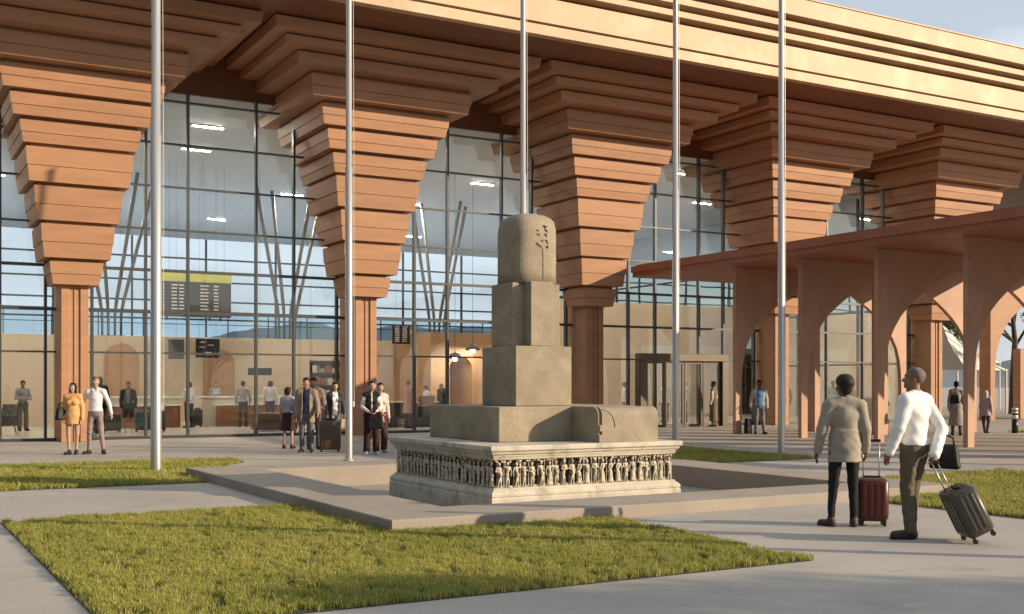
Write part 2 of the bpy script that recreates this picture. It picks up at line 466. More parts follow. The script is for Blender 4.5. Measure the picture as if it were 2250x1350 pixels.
class Field:
    """signed distance field on a grid, meshed with OpenVDB"""
    def __init__(s, lo, hi, vox):
        s.lo = np.array(lo, float); s.vox = vox
        s.n = np.ceil((np.array(hi) - s.lo) / vox).astype(int) + 1
        s.a = np.full(tuple(s.n), .09, np.float32)
        s.ax = [(s.lo[i] + np.arange(s.n[i]) * vox).astype(np.float32) for i in range(3)]
    def win(s, lo, hi):
        i0 = np.clip(np.floor((np.array(lo) - s.lo) / s.vox).astype(int), 0, s.n)
        i1 = np.clip(np.ceil((np.array(hi) - s.lo) / s.vox).astype(int) + 1, 0, s.n)
        sl = tuple(slice(a, b) for a, b in zip(i0, i1))
        X = s.ax[0][sl[0]][:, None, None]; Y = s.ax[1][sl[1]][None, :, None]; Z = s.ax[2][sl[2]][None, None, :]
        return sl, X, Y, Z
    def put(s, sl, d, k, sub=False):
        a = s.a[sl]
        if sub:
            s.a[sl] = np.maximum(a, -d); return
        if k > 0:
            h = np.maximum(k - np.abs(a - d), 0) / k
            s.a[sl] = np.minimum(a, d) - h * h * k * .25
        else:
            s.a[sl] = np.minimum(a, d)
    def cap(s, p, q, r0, r1=None, k=.02, sub=False):
        r1 = r0 if r1 is None else r1
        p = np.array(p, float); q = np.array(q, float); m = max(r0, r1) + .06
        sl, X, Y, Z = s.win(np.minimum(p, q) - m, np.maximum(p, q) + m)
        b = q - p; L2 = max(float(b @ b), 1e-9)
        t = np.clip(((X - p[0]) * b[0] + (Y - p[1]) * b[1] + (Z - p[2]) * b[2]) / L2, 0, 1)
        d = np.sqrt((X - p[0] - t * b[0]) ** 2 + (Y - p[1] - t * b[1]) ** 2 + (Z - p[2] - t * b[2]) ** 2) - (r0 + (r1 - r0) * t)
        s.put(sl, d, k, sub)
    def ell(s, c, r, k=.02, M=None, sub=False):
        c = np.array(c, float); r = np.array(r, float); m = (max(r) if M is not None else r) + .06
        sl, X, Y, Z = s.win(c - m, c + m)
        x, y, z = X - c[0], Y - c[1], Z - c[2]
        if M is not None:      # M: world->local 3x3
            x, y, z = (M[0][0] * x + M[0][1] * y + M[0][2] * z, M[1][0] * x + M[1][1] * y + M[1][2] * z, M[2][0] * x + M[2][1] * y + M[2][2] * z)
        k0 = np.sqrt((x / r[0]) ** 2 + (y / r[1]) ** 2 + (z / r[2]) ** 2)
        k1 = np.sqrt((x / r[0] ** 2) ** 2 + (y / r[1] ** 2) ** 2 + (z / r[2] ** 2) ** 2) + 1e-6
        s.put(sl, k0 * (k0 - 1) / k1, k, sub)
    def cone(s, cx, cy, z0, z1, r0, r1, k=.03, pleat=0.0, npl=14):
        """elliptical frustum from z0 (bottom, radii r0) to z1 (top, radii r1)"""
        m = max(max(r0), max(r1)) + .06
        sl, X, Y, Z = s.win((cx - m, cy - m, z0 - .05), (cx + m, cy + m, z1 + .05))
        t = np.clip((Z - z0) / (z1 - z0), 0, 1)
        rx = r0[0] + (r1[0] - r0[0]) * t; ry = r0[1] + (r1[1] - r0[1]) * t
        x = X - cx; y = Y - cy
        if pleat:
            w = 1 + pleat * (1 - t) * np.sin(np.arctan2(y, x) * npl); rx = rx * w; ry = ry * w
        d = (np.sqrt((x / rx) ** 2 + (y / ry) ** 2) - 1) * np.minimum(rx, ry)
        d = np.maximum(d, np.maximum(z0 - Z, Z - z1))
        s.put(sl, d, k)
    def warp(s, amp, f=30, seed=0):
        X = s.ax[0][:, None, None]; Y = s.ax[1][None, :, None]; Z = s.ax[2][None, None, :]
        p = seed * 1.7
        s.a += (amp * (np.sin(f * X + 5 * np.sin(6.1 * Z + p) + p) * np.sin(f * .9 * Y + 4 * np.sin(7.3 * Z + 1.3 * p))
                + .6 * np.sin(f * 1.3 * Z + 6 * X + 9 * Y + p) * np.sin(f * .5 * (X - Y) + p))).astype(np.float32)
    def cut_below(s, z): s.a = np.maximum(s.a, z - s.ax[2][None, None, :])
    def cut_above(s, z): s.a = np.maximum(s.a, s.ax[2][None, None, :] - z)
    def mesh(s):
        a = s.a
        a[0] = a[-1] = .09; a[:, 0] = a[:, -1] = .09; a[:, :, 0] = a[:, :, -1] = .09
        gr = vdb.FloatGrid(); gr.background = .09
        gr.copyFromArray(np.ascontiguousarray(a))
        p, t, q = gr.convertToPolygons(0.0, 0.0)
        p = p * s.vox + s.lo
        q = np.asarray(q, np.int64)
        if len(q):
            A, B, C = p[q[:, 0]], p[q[:, 1]], p[q[:, 2]]; D = p[q[:, 3]]
            vol = np.einsum('ij,ij->i', A, np.cross(B, C)).sum() + np.einsum('ij,ij->i', A, np.cross(C, D)).sum()
            if vol < 0: q = q[:, ::-1]
        return p, q

def relief(L, n, seed):
    r = random.Random(seed); F = Field((-.02, -.06, -.03), (L + .02, .09, .40), .0065)
    U = L / n
    for i in range(n):
        c = (i + .5) * U + r.uniform(-.012, .012); h = r.uniform(.305, .325); s = r.choice((-1, 1)); sw = r.uniform(.006, .02) * s
        hip = (c + sw, .018, h * .50); ch = (c - sw * .6, .02, h * .74); hd = (c - sw * .2 + r.uniform(-.004, .004), .022, h * .93)
        F.ell(hd, (.0155, .018, .022), 0.008); F.ell((hd[0], hd[1] - .004, hd[2] + .016), (.022, .016, .014), .006)
        F.ell(ch, (.029, .02, .034), .012); F.cap(ch, hip, .018, .021, .012); F.ell(hip, (.028, .021, .022), .012)
        st = r.random()
        for q in (-1, 1):
            kn = (hip[0] + q * r.uniform(.010, .02) - sw * .5, .024, h * .27); ft = (c + q * r.uniform(.010, .024), .018, .012)
            F.cap(hip, kn, .016, .0125, .006); F.cap(kn, ft, .0125, .008, .005); F.ell((ft[0] + q * .006, .028, .01), (.014, .016, .009), .005)
            sh = (ch[0] + q * .029, .02, h * .82)
            if r.random() < .5: el = (sh[0] + q * .020, .024, h * .66); ha = (hip[0] + q * .012, .036, h * .58 + r.uniform(0, .03))
            elif r.random() < .6: el = (sh[0] + q * .018, .02, h * .64); ha = (el[0] - q * .006, .024, h * .44)
            else: el = (sh[0] + q * .024, .022, h * .80); ha = (el[0] - q * .004, .026, h * 1.0)
            F.cap(sh, el, .0095, .008, .005); F.cap(el, ha, .008, .0065, .004)
        if st < .35:
            F.cone(c, .015, .012, h * .5, (.042, .026), (.026, .02), .008, .10, 9)
        if r.random() < .75:   # slender colonnette or staff between the figures
            x = (i + 1) * U; F.cap((x, .006, 0), (x + r.uniform(-.004, .004), .006, .345), .0075, .006, .004)
            F.ell((x, .006, .33), (.016, .014, .012), .004); F.ell((x, .006, .02), (.014, .012, .014), .004)
        for k in range(3):   # foliage canopy over the heads
            F.ell((c + r.uniform(-.05, .05), .004, r.uniform(.325, .35)), (.017, .012, .012), .004)
    F.cap((0, -.01, -.004), (L, -.01, -.004), .02, None, .004); F.cap((0, -.01, .362), (L, -.01, .362), .018, None, .004)
    return F.mesh()
for name, L_, n_, sd_, lab in (('frieze_figures', BX1 - BX0 - .2, 23, 3, None), ('frieze_figures', BY1 - BY0 - .2, 26, 5, None)):
    p, q = relief(L_, n_, sd_)
    if sd_ == 3:      # front: u->X, out->-Y
        P = np.stack([BX0 + .1 + p[:, 0], BY0 + .1 - p[:, 1], .282 + p[:, 2]], 1)
        q = q[:, ::-1]
    else:             # left side: u->Y, out->-X
        P = np.stack([BX0 + .1 - p[:, 1], BY0 + .1 + p[:, 0], .282 + p[:, 2]], 1)
    P -= np.array(mo)
    np_mesh(name, P, q, None, CARVE, mon)

b = MB(); b.bbox(7.6, 9.94, 13.7, 15.9, .826, 1.318, .012); mpart(b, 'plinth_block', STONE)
# projecting block whose front edge curves over like a scroll
b = MB(); prof = [(13.70, .826), (13.0, .826), (13.0, .93), (13.03, .945), (13.03, .965), (12.985, .985), (12.985, 1.06), (13.03, 1.075), (13.03, 1.12)]
for k in range(9):
    a = k / 8 * math.pi / 2
    prof.append((13.03 + .14 * (1 - math.cos(a)), 1.18 + .138 * math.sin(a)))
prof.append((13.70, 1.318))
b.rings([[(x, y, z) for y, z in prof] for x in (8.8, 8.845)])
pf = [(13.70, .826), (13.0, .826), (13.0, 1.18)] + [(13.0 + .13 * (1 - math.cos(k / 8 * math.pi / 2)), 1.18 + .137 * math.sin(k / 8 * math.pi / 2)) for k in range(1, 9)] + [(13.70, 1.317)]
b.rings([[(x, y, z) for y, z in pf] for x in (8.845, 9.80)])
mpart(b, 'scroll_block', STONE)
b = MB()
arc = [(8.86 + .20 * math.sin(t), 12.99 + .0, 1.28 - .24 * (1 - math.cos(t))) for t in [i / 10 * math.pi / 2 for i in range(11)]]
for k in range(10):
    x, y, z = arc[k]; x2, y2, z2 = arc[k + 1]
b.tube([(x, 13.0 + .13 * (1 - math.sqrt(max(0, 1 - ((max(z, 1.18) - 1.18) / .138) ** 2))) if z > 1.18 else 12.998, z) for x, y, z in arc], .009, 6)
mpart(b, 'carved_scroll_line', STONE, True)
b = MB(); b.bbox(8.04, 8.99, 14.0, 15.0, 1.318, 2.18, .012); mpart(b, 'tower_step', STONE)
b = MB(); b.bbox(8.30, 8.69, 13.98 + .03, 15.02, 2.18, 3.11, .01); b.bbox(8.10, 8.91, 14.2, 14.82, 2.182, 3.10, .01); mpart(b, 'tower_step', STONE)
b = MB(); b.smooth = True
pr = [(.385, 3.10), (.385, 3.3), (.385, 3.6), (.385, 3.84), (.381, 3.90), (.37, 3.96), (.36, 4.02), (.31, 4.07), (.24, 4.11), (.15, 4.132), (.05, 4.14), (.002, 4.14)]
b.lathe([(r, z) for r, z in pr], (8.52, 14.5, 0), 40, .62); mpart(b, 'rounded_top', STONE)
# carved marks cut on the rounded top
b = MB()
def onstone(t, z, rr=.388):      # t: angle on the drum
    ca, sa = math.cos(t), math.sin(t)
    return (8.52 + rr * math.copysign(abs(ca) ** .62, ca), 14.5 + rr * math.copysign(abs(sa) ** .62, sa), z)
def spx(px, y):
    return R(-88) + (px - 1190) * .0125, 1.63 + (845 - y) * .00655
def stroke(pts, r):
    b.tube([onstone(*spx(x, y)) for x, y in pts], r, 5)
for pts in ([(1191, 493), (1195, 495), (1198, 494)], [(1195, 495), (1194, 499)], [(1194, 501), (1196, 504), (1199, 503)], [(1197, 505), (1200, 507)],
            [(1193, 511), (1196, 514), (1199, 513)], [(1194, 512), (1198, 517)], [(1195, 525), (1199, 528), (1201, 533)], [(1196, 526), (1199, 526)],
            [(1198, 538), (1198, 541), (1201, 543)], [(1201, 537), (1201, 541)], [(1184, 504), (1186, 506)], [(1184, 513), (1187, 515)], [(1188, 526), (1190, 528)],
            [(1183, 532), (1186, 537), (1188, 541)]):
    stroke(pts, .0085)
mpart(b, 'carved_marks', RECESS)
b = MB()
stroke([(1189, 543), (1190, 560), (1190, 585), (1190, 612)], .0035)
mpart(b, 'carved_stem', RECESS)

# ------------------------------------------------------------------ flagpoles
def flagpole(x, y, rad, h, label):
    t = empty('flagpole', label, 'flagpole', (x, y, 0), 0, 'steel flagpoles on the forecourt')
    m = MB(); m.smooth = True
    m.lathe([(rad * 1.0, -.02), (rad, .02), (rad, h * .5), (rad * .86, h * .5 + .01), (rad * .75, h - .1), (rad * .7, h)], (0, 0, 0), 20)
    m.build('pole', STEEL, t)
    m = MB(); m.smooth = True; m.lathe([(rad * 1.5, 0), (rad * 1.5, .02), (rad * 1.06, .035), (rad * 1.04, .05)], (0, 0, 0), 20); m.build('base_collar', STEEL, t)
    m = MB(); m.ball((0, 0, h + .06), .09, 14, 9); m.smooth = True; m.build('finial', STEEL, t, True)
    m = MB(); m.tube([(rad + .035, -.02, 1.2), (rad + .03, -.02, h * .5), (rad * .8 + .02, -.02, h - .1)], .0045, 5); m.build('halyard', WHITE, t)
    m = MB(); m.bbox(rad - .005, rad + .045, -.04, 0, 1.15, 1.27, .006); m.build('cleat', STEEL, t)
flagpole(4.72, 21.6, .100, 12.5, 'leftmost flagpole, standing in the grass strip left of the kerb')
flagpole(9.0, 22.8, .078, 12.5, 'flagpole on the paving between the traveller group and the woman in black')
flagpole(12.6, 21.6, .072, 12.5, 'flagpole directly behind the rounded top of the monument')
flagpole(16.8, 21.6, .078, 12.5, 'flagpole just right of the monument, in front of the doors')
flagpole(18.1, 19.4, .078, 12.5, 'flagpole at the tip of the shaded lawn, in front of the arches')
flagpole(11.6, 5.0, .095, 12.5, 'unseen flagpole added beyond the right edge to cast a shadow across the paving')  # out of view, added only for the shadow streak it throws
# ------------------------------------------------------------------ terminal building
B = empty('terminal_building', 'terracotta terminal with stepped inverted column capitals and glass walls', 'building', (0, 35, 0))
def bpart(mb, name, m, parent=None, smooth=None, off=(0, 35, 0)):
    for i, v in enumerate(mb.v): mb.v[i] = (v[0] - off[0], v[1] - off[1], v[2] - off[2])
    return mb.build(name, m, B if parent is None else parent, smooth)
RX0, RX1 = -14.0, 60.0
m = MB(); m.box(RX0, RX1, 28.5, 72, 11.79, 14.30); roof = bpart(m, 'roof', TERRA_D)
m = MB(); m.box(RX0 - .01, RX1, 28.22, 28.5, 11.77, 12.06); bpart(m, 'fascia_board', FASCIA, roof)
m = MB(); m.box(RX0 - .01, RX1, 28.20, 28.499, 12.13, 12.84); bpart(m, 'fascia_board', FASCIA, roof)
m = MB(); m.box(RX0 - .01, RX1, 28.06, 28.498, 13.02, 13.20); bpart(m, 'fascia_board', FASCIA, roof)
m = MB(); m.box(RX0 - .01, RX1, 27.96, 28.497, 13.38, 13.57); bpart(m, 'fascia_board', FASCIA, roof)
m = MB(); m.box(RX0 - .01, RX1, 27.80, 28.496, 13.74, 14.32); bpart(m, 'fascia_board', FASCIA, roof)
m = MB(); m.box(RX0 - .02, RX1 + .02, 27.76, 72.05, 14.32, 14.36); bpart(m, 'coping', FASCIA, roof)

TIERS = [(4.23, 11.45, 11.79), (3.78, 11.19, 11.45), (3.27, 10.82, 11.19), (2.65, 10.13, 10.82), (2.12, 9.45, 10.13), (1.84, 8.80, 9.45),
         (1.57, 8.14, 8.80), (1.40, 7.14, 8.14), (1.16, 6.14, 7.14), (.97, 5.14, 6.14), (.71, 4.43, 5.14)]
COLX = [5.2, 14.02, 22.85, 31.8, 40.8]
YC = 34.4
def make_column():
    o = MB()
    s = .37
    o.bbox(-s, -s * .38, -s, 1.0, 0, 4.44, .012); o.bbox(s * .38, s, -s, 1.0, 0, 4.44, .012)
    o.box(-s * .38, s * .38, -s + .05, .95, 0, 4.44); o.box(-.02, .02, -s + .02, -s + .05, 0, 4.43)
    c = o.build('column', TERRA, B)
    c['label'] = 'terracotta column with a stepped inverted pyramid capital'
    for i, (hw, z0, z1) in enumerate(TIERS):
        t = MB(); tp = .03 if i < 3 else .05
        gap = .05 if i < 3 else .085; ins = hw - (.14 if i < 3 else .12)
        t.box(-ins, ins, -ins, ins, z1 - gap, z1 + .001); z1 -= gap
        if z1 - z0 < .5:
            t.frustum((-hw + .03, hw - .03, -hw + .03, hw - .03, z0), (-hw, hw, -hw, hw, z1))
        else:
            zm = z0 + (z1 - z0) * .47
            t.frustum((-hw + tp * 1.9, hw - tp * 1.9, -hw + tp * 1.9, hw - tp * 1.9, z0), (-hw + tp, hw - tp, -hw + tp, hw - tp, zm - .012))
            t.box(-hw + tp + .03, hw - tp - .03, -hw + tp + .03, hw - tp - .03, zm - .012, zm)
            t.frustum((-hw + tp * .55, hw - tp * .55, -hw + tp * .55, hw - tp * .55, zm), (-hw, hw, -hw, hw, z1))
        t.build('capital_tier', TERRA, c)
    return c
c0 = make_column()
for i, x in enumerate(COLX):
    c = c0 if i == 0 else copy_tree(c0, B)
    c.location = (x, YC - 35, 0)

# glazing, one bay between each pair of columns
GZ = 10.5
TR = [0.0, 2.57, 3.80, 5.06, 6.30, 7.60, 8.90, 10.2]
def glass_bay(x0, x1, mulls, low=False):
    gm = MB(); gm.add([(x0, 35.02, .06), (x1, 35.02, .06), (x1, 35.02, GZ), (x0, 35.02, GZ)], [(0, 1, 2, 3)])
    gb = bpart(gm, 'glass_wall', GLASS)
    f = MB()
    zt = .005
    for x in mulls: f.box(x - .036, x + .036, 34.95, 35.11, 0, GZ)
    f.box(x0, x1, 34.90, 35.10, zt, .09)
    for z in TR[1:]:
        h = .042 if z in (3.80, 5.06) else .026
        xs_ = [x0] + mulls + [x1]
        for a, c in zip(xs_[:-1], xs_[1:]): f.box(a + .036, c - .036, 34.96, 35.09, z - h, z + h)
    bpart(f, 'mullion_frame', MULL, gb)
edges = [-13.5] + COLX
for i in range(len(edges) - 1):
    a, b_ = edges[i], edges[i + 1]
    if i == 0: ms = [-8.6, -6.3, -5.1, -3.0, -1.75, .4, 2.2, 3.35, 4.55]
    else: ms = [a + .62, a + 2.15, a + 3.4, a + 5.52, a + 6.75, b_ - .62]
    glass_bay(a, b_, ms)
# bronze entrance doors set in the glazing
dr = MB()
dr.bbox(25.25, 29.5, 34.55, 34.93, 2.52, 2.80, .01); dr.bbox(25.25, 25.55, 34.56, 34.93, 0, 2.52, .01); dr.bbox(29.2, 29.5, 34.56, 34.93, 0, 2.52, .01)
dd = bpart(dr, 'door_portal', DARKM)
for k in range(4):
    x = 25.6 + k * .91; d = MB()
    d.box(x, x + .07, 34.68, 34.76, 0, 2.51); d.box(x + .80, x + .87, 34.68, 34.76, 0, 2.51); d.box(x + .07, x + .80, 34.685, 34.755, 0, .1); d.box(x + .07, x + .80, 34.685, 34.755, 2.42, 2.51)
    dl = bpart(d, 'door_leaf', DARKM, dd)
    gm = MB(); gm.add([(x + .07, 34.72, .1), (x + .80, 34.72, .1), (x + .80, 34.72, 2.42), (x + .07, 34.72, 2.42)], [(0, 1, 2, 3)])
    # panes belong to the leaf
    bpart(gm, 'door_glass', GLASS, dd)

# hall shell
XL, XR, YB = -13.5, 41.25, 70.0
m = MB(); m.add([(XL, 35.0, .012), (XR, 35.0, .012), (XR, YB, .012), (XL, YB, .012)], [(0, 1, 2, 3)]); tag(m.build('hall_floor', FLOORM), kind='structure')
m = MB(); m.box(XL, XR, 35.25, YB, 10.52, 10.7); bpart(m, 'hall_ceiling', CEILM)
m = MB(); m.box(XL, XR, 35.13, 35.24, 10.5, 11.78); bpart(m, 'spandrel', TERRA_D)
m = MB(); m.box(XL - .2, XL, 35, YB, 0, 11.78); bpart(m, 'end_wall', BEIGE)
# rear glazing with its frame
gm = MB(); gm.add([(XL, YB, 3.6), (XR, YB, 3.6), (XR, YB, 10.52), (XL, YB, 10.52)], [(0, 1, 2, 3)]); rg = bpart(gm, 'rear_glass_wall', GLASSR)
f = MB(); x = XL + 1.0
while x < XR:
    f.box(x - .05, x + .05, YB - .08, YB + .08, 3.6, 10.5); x += 4.4
for z in (3.68, 5.6, 6.7, 7.9, 9.3): f.box(XL, XR, YB - .06, YB + .06, z - .05, z + .05)
bpart(f, 'mullion_frame', MULL, rg)
m = MB(); m.box(XL, XR, YB - .02, YB + .2, 0, 3.6); bpart(m, 'rear_wall', BEIGE)
gm = MB(); gm.add([(XR, 35.3, 0), (XR, YB, 0), (XR, YB, 10.5), (XR, 35.3, 10.5)], [(0, 1, 2, 3)]); eg = bpart(gm, 'end_glass_wall', GLASS)
f = MB()
for y in (39, 43, 47, 51, 55, 59, 63, 67): f.box(XR - .06, XR + .06, y - .05, y + .05, 0, 10.5)
for z in (2.57, 5.06, 7.6): f.box(XR - .05, XR + .05, 35.3, YB, z - .05, z + .05)
bpart(f, 'mullion_frame', MULL, eg)
# mezzanine with its beige front wall
m = MB(); m.box(XL, 26.4, 47.8, 48.0, 0, 3.6); mw = bpart(m, 'mezzanine_wall', BEIGE)
for x0, x1, z1 in ((8.4, 9.75, 3.3), (12.4, 13.7, 3.1), (17.9, 20.0, 3.2), (1.5, 3.4, 3.2), (-3.2, -1.2, 3.2)):
    a = MB(); pts = [(x0, 0.02), (x1, 0.02)]; cx = (x0 + x1) / 2; hw = (x1 - x0) / 2
    for k in range(13):
        t = k / 12 * math.pi; pts.append((cx + hw * math.cos(t), z1 - hw + hw * math.sin(t)))
    a.rings([[(x, y, z) for x, z in pts] for y in (47.74, 47.8)]); bpart(a, 'arched_panel', TANW, mw)
m = MB(); m.box(XL, XR, 48.01, YB - .05, 3.3, 3.58); bpart(m, 'mezzanine_floor', CEILM)
gm = MB(); gm.add([(XL, 47.86, 3.62), (26.4, 47.86, 3.62), (26.4, 47.86, 4.66), (XL, 47.86, 4.66)], [(0, 1, 2, 3)]); bl = bpart(gm, 'balustrade', GLASSB)
f = MB(); x = XL + .7
while x < 26.4:
    f.box(x - .02, x + .02, 47.87, 47.91, 3.6, 4.66); x += 1.75
f.box(XL, 26.4, 47.87, 47.90, 4.12, 4.15); f.box(XL, 26.4, 47.84, 47.92, 4.66, 4.69)
bpart(f, 'balustrade_rail', MULL, bl)
# shop front block with an arched doorway, lobby wall on the right
m = MB()
m.box(21.1, 22.0, 44.0, 47.7, 0, 3.85); m.box(23.1, 26.4, 44.0, 47.7, 0, 3.85)
hw = .55; cx = 22.55
arc = [(cx - hw * math.cos(k / 12 * math.pi), 2.3 + hw * math.sin(k / 12 * math.pi)) for k in range(13)]
for (xa, za), (xb, zb) in zip(arc[:-1], arc[1:]):
    m.add([(xa, 44.0, za), (xb, 44.0, zb), (xb, 44.0, 3.85), (xa, 44.0, 3.85)], [(0, 1, 2, 3)])
    m.add([(xa, 44.0, za), (xb, 44.0, zb), (xb, 46.5, zb), (xa, 46.5, za)], [(3, 2, 1, 0)])
m.box(22.0, 23.1, 46.4, 47.7, 0, 3.85); m.box(22.0, 23.1, 44.01, 46.4, 3.8, 3.84)
bpart(m, 'shop_wall', TANW)
m = MB(); m.box(27.2, 40.2, 46.6, 46.9, 0, 5.7); lw = bpart(m, 'lobby_wall', BEIGE)
for x0, x1 in ((29.6, 31.2), (34.0, 36.2), (38.0, 39.4)):
    a = MB(); a.box(x0, x1, 46.55, 46.6, .02, 3.6); bpart(a, 'pale_wall_panel', CREAM, lw)

# branching roof struts standing on the mezzanine
def struts(x, y, lab):
    t = empty('branching_column', lab, 'column', (x, y, 3.58), 0, 'branching struts inside the hall')
    m = MB(); m.bbox(-.5, .5, -.16, .16, 0, .12, .01); m.build('base_plate', DARKM, t)
    for k, (a, bx, by) in enumerate(((-.38, -1.6, -.5), (-.13, -.45, .8), (.13, .9, -.8), (.38, 1.9, .6))):
        m = MB(); m.smooth = True; m.tube([(a, 0, .1), (a * 1.02, 0, 1.0), (a + (bx - a) * .08, by * .08, 1.6), (bx, by, 6.92)], [.05, .06, .075, .085], 10); m.build('strut', STRUTM, t)
struts(9.1, 50, 'branching grey struts seen beside the leftmost column')
struts(16.75, 50, 'branching grey struts seen left of the second column')
struts(24.3, 50, 'branching grey V struts above the shop wall, left of the monument')

# ceiling lamps, glowing strips
rr = random.Random(5)
k = 0
for y in (38.2, 44.0, 52.0, 61.0):
    for x in (-8.5, -1.5, 4.5, 10.0, 17.0, 23.0, 29.5, 36.0):
        xx = x + rr.uniform(-1, 1); yy = y + rr.uniform(-1.2, 1.2)
        t = empty('ceiling_light', 'glowing white strip light on the grey hall ceiling', 'ceiling light', (xx, yy, 10.52), R(rr.choice((0, 0, 20))), 'strip lights on the hall ceiling')
        m = MB(); m.bbox(-.55, .55, -.09, .09, -.05, 0, .008); m.build('housing', WHITE, t)
        m = MB(); m.box(-.52, .52, -.065, .065, -.058, -.0505); m.build('diffuser', LAMP, t)
        k += 1

# check-in counters
def counter(x0, x1, label):
    t = empty('check_in_counter', label, 'counter', ((x0 + x1) / 2, 43.9, .012), 0, 'check-in counters in the hall')
    w_ = (x1 - x0) / 2
    m = MB(); m.bbox(-w_, w_, 0, .7, 0, 1.10, .015); m.build('body', CREAM, t)
    m = MB(); m.bbox(-w_ - .03, w_ + .03, -.06, .74, 1.10, 1.16, .01); m.build('counter_top', WHITE, t)
    m = MB(); m.bbox(-w_ + .55, w_ - .1, -.42, -.005, 0, .80, .01); m.build('front_panel', WOOD, t)
    m = MB(); m.bbox(-w_ + .5, w_ - .05, -.47, -.005, .80, .86, .01); m.build('bag_shelf', WHITE, t)
counter(6.6, 10.5, 'cream check-in counter behind the boy in dark shorts')
counter(11.3, 15.2, 'long cream check-in counter with the clerk standing behind it')

# departures board and small screens
bd = empty('departures_board', 'large grey departures board with a yellow-green header', 'board', (11.66, 46, 4.33))
m = MB(); m.bbox(-1.37, 1.37, -.06, .06, 0, 1.40, .01); m.build('panel', BOARDM, bd)
m = MB(); m.bbox(-1.39, 1.39, -.07, .07, 1.40, 1.74, .01); m.build('header', YELLOW, bd)
m = MB()
for i in range(9):
    z = 1.26 - i * .135
    for x0, w0 in ((-1.02, .25), (-.72, .20), (.12, .34), (.66, .22)):
        m.box(x0, x0 + w0 * rr.uniform(.8, 1.0), -.066, -.0605, z - .024, z + .024)
    m.box(-1.33, -1.30, -.066, -.0605, z - .03, z + .03)
m.build('text_rows', WHITE, bd)
m = MB()
for x in (-1.2, .5, .95): m.box(x - .035, x + .035, -.03, .03, -.14, 0)
m.build('bracket', MULL, bd)
for x in (-1.1, 1.1):
    m = MB(); m.tube([(x, 0, 1.74), (x, 0, 6.18)], .006, 5); m.build('hanger_rod', MULL, bd)

def screen(x, y, z, w_, h, label, rows, rods=0, legs=0, m_=BLACK):
    t = empty('display_screen', label, 'screen', (x, y, z))
    m = MB(); m.bbox(-w_ / 2, w_ / 2, -.04, .04, 0, h, .012); m.build('housing', m_, t)
    m = MB(); r2 = random.Random(int(x * 10))
    for (cx, z0, nr, rh) in rows:
        for i in range(nr):
            zz = z0 - i * rh
            xx = cx - .10
            while xx < cx + .10:
                l = r2.uniform(.015, .05); m.box(xx, xx + l, -.046, -.0405, zz, zz + rh * r2.uniform(.4, .65)); xx += l + r2.uniform(.008, .02)
    if rows: m.build('screen_text', WHITE, t)
    for k in range(rods):
        xk = (-.35 + .7 * k) * w_ if rods > 1 else 0
        m = MB(); m.tube([(xk, 0, h), (xk, 0, 10.52 - z)], .005, 5); m.build('hanger_rod', MULL, t)
    for k in range(legs):
        m = MB(); m.box(-w_ / 2 + .1 + k * (w_ - .2) - .03, -w_ / 2 + .1 + k * (w_ - .2) + .03, .0, .05, -.42, 0); m.build('stand_leg', MULL, t)
screen(12.3, 46.8, 2.72, .98, .78, 'black information screen with small white writing below the departures board', [(-.2, .62, 1, .1), (.1, .5, 1, .08), (-.25, .42, 1, .07), (0, .2, 2, .08)], 2)
screen(14.0, 45.2, 2.0, .98, .30, 'narrow blank black monitor hanging above the check-in counter', [], 1)
screen(20.85, 46.2, 3.42, 1.15, .85, 'black flight board filled with columns of white writing near the second column', [(-.36, .74, 9, .08), (0.0, .74, 9, .08), (.36, .74, 9, .08)], 2)
screen(11.05, 46.9, 2.66, .62, .8, 'small grey screen left of the black information screen', [], 1, 0, BOARDM)

def pendant(x, y, z, lab):
    t = empty('pendant_lamp', lab, 'lamp', (x, y, z), 0, 'pendant lamps by the shop wall')
    m = MB(); m.smooth = True; m.lathe([(.34, 0), (.335, .03), (.27, .13), (.16, .21), (.05, .25), (.03, .30)], (0, 0, 0), 24); m.build('shade', DARKM, t)
    m = MB(); m.tube([(0, 0, .28), (0, 0, 10.5 - z)], .008, 6); m.build('cable', BLACK, t)
    m = MB(); m.ball((0, 0, -.02), .09); m.build('bulb', LAMP, t, True)
pendant(21.55, 42.6, 2.72, 'dark dome pendant lamp before the arched shop doorway')
pendant(22.7, 43.2, 3.1, 'higher dark dome pendant lamp close to the shop wall')

# bench, shop counter, bins, armchair
t = empty('bench_box', 'brown box bench on the hall floor left of the skirted woman', 'bench', (12.6, 38.4, .012))
m = MB(); m.bbox(-.95, .55, -.3, .3, .06, .64, .03); m.build('seat_block', BROWN, t)
m = MB(); m.bbox(-.9, .5, -.26, .26, 0, .06, .005); m.build('plinth', WHITE, t)
t = empty('shop_counter', 'black shop counter on the hall floor right of the second column', 'counter', (18.0, 39.6, .012))
m = MB(); m.bbox(-.9, 1.1, -.3, .35, 0, .92, .015); m.build('body', BLACK, t)
m = MB(); m.bbox(-.95, 1.15, -.36, .4, .92, .97, .01); m.build('counter_top', CREAM, t)
t = empty('shop_shelf', 'tall shelf of packaged goods behind the shop counter', 'shelf', (17.2, 44.6, .012))
m = MB(); m.box(-1.2, 1.6, .25, .3, 0, 2.6)
for z in (.05, .55, 1.05, 1.55, 2.05, 2.55): m.box(-1.2, 1.6, -.2, .25, z, z + .04)
m.build('frame', DARKM, t)
GOODS = [mat('goods_tan', (.5, .33, .16), .5), mat('goods_cream', (.7, .6, .42), .5), mat('goods_red', (.35, .10, .07), .5), mat('goods_green', (.16, .2, .10), .5)]
m = MB()
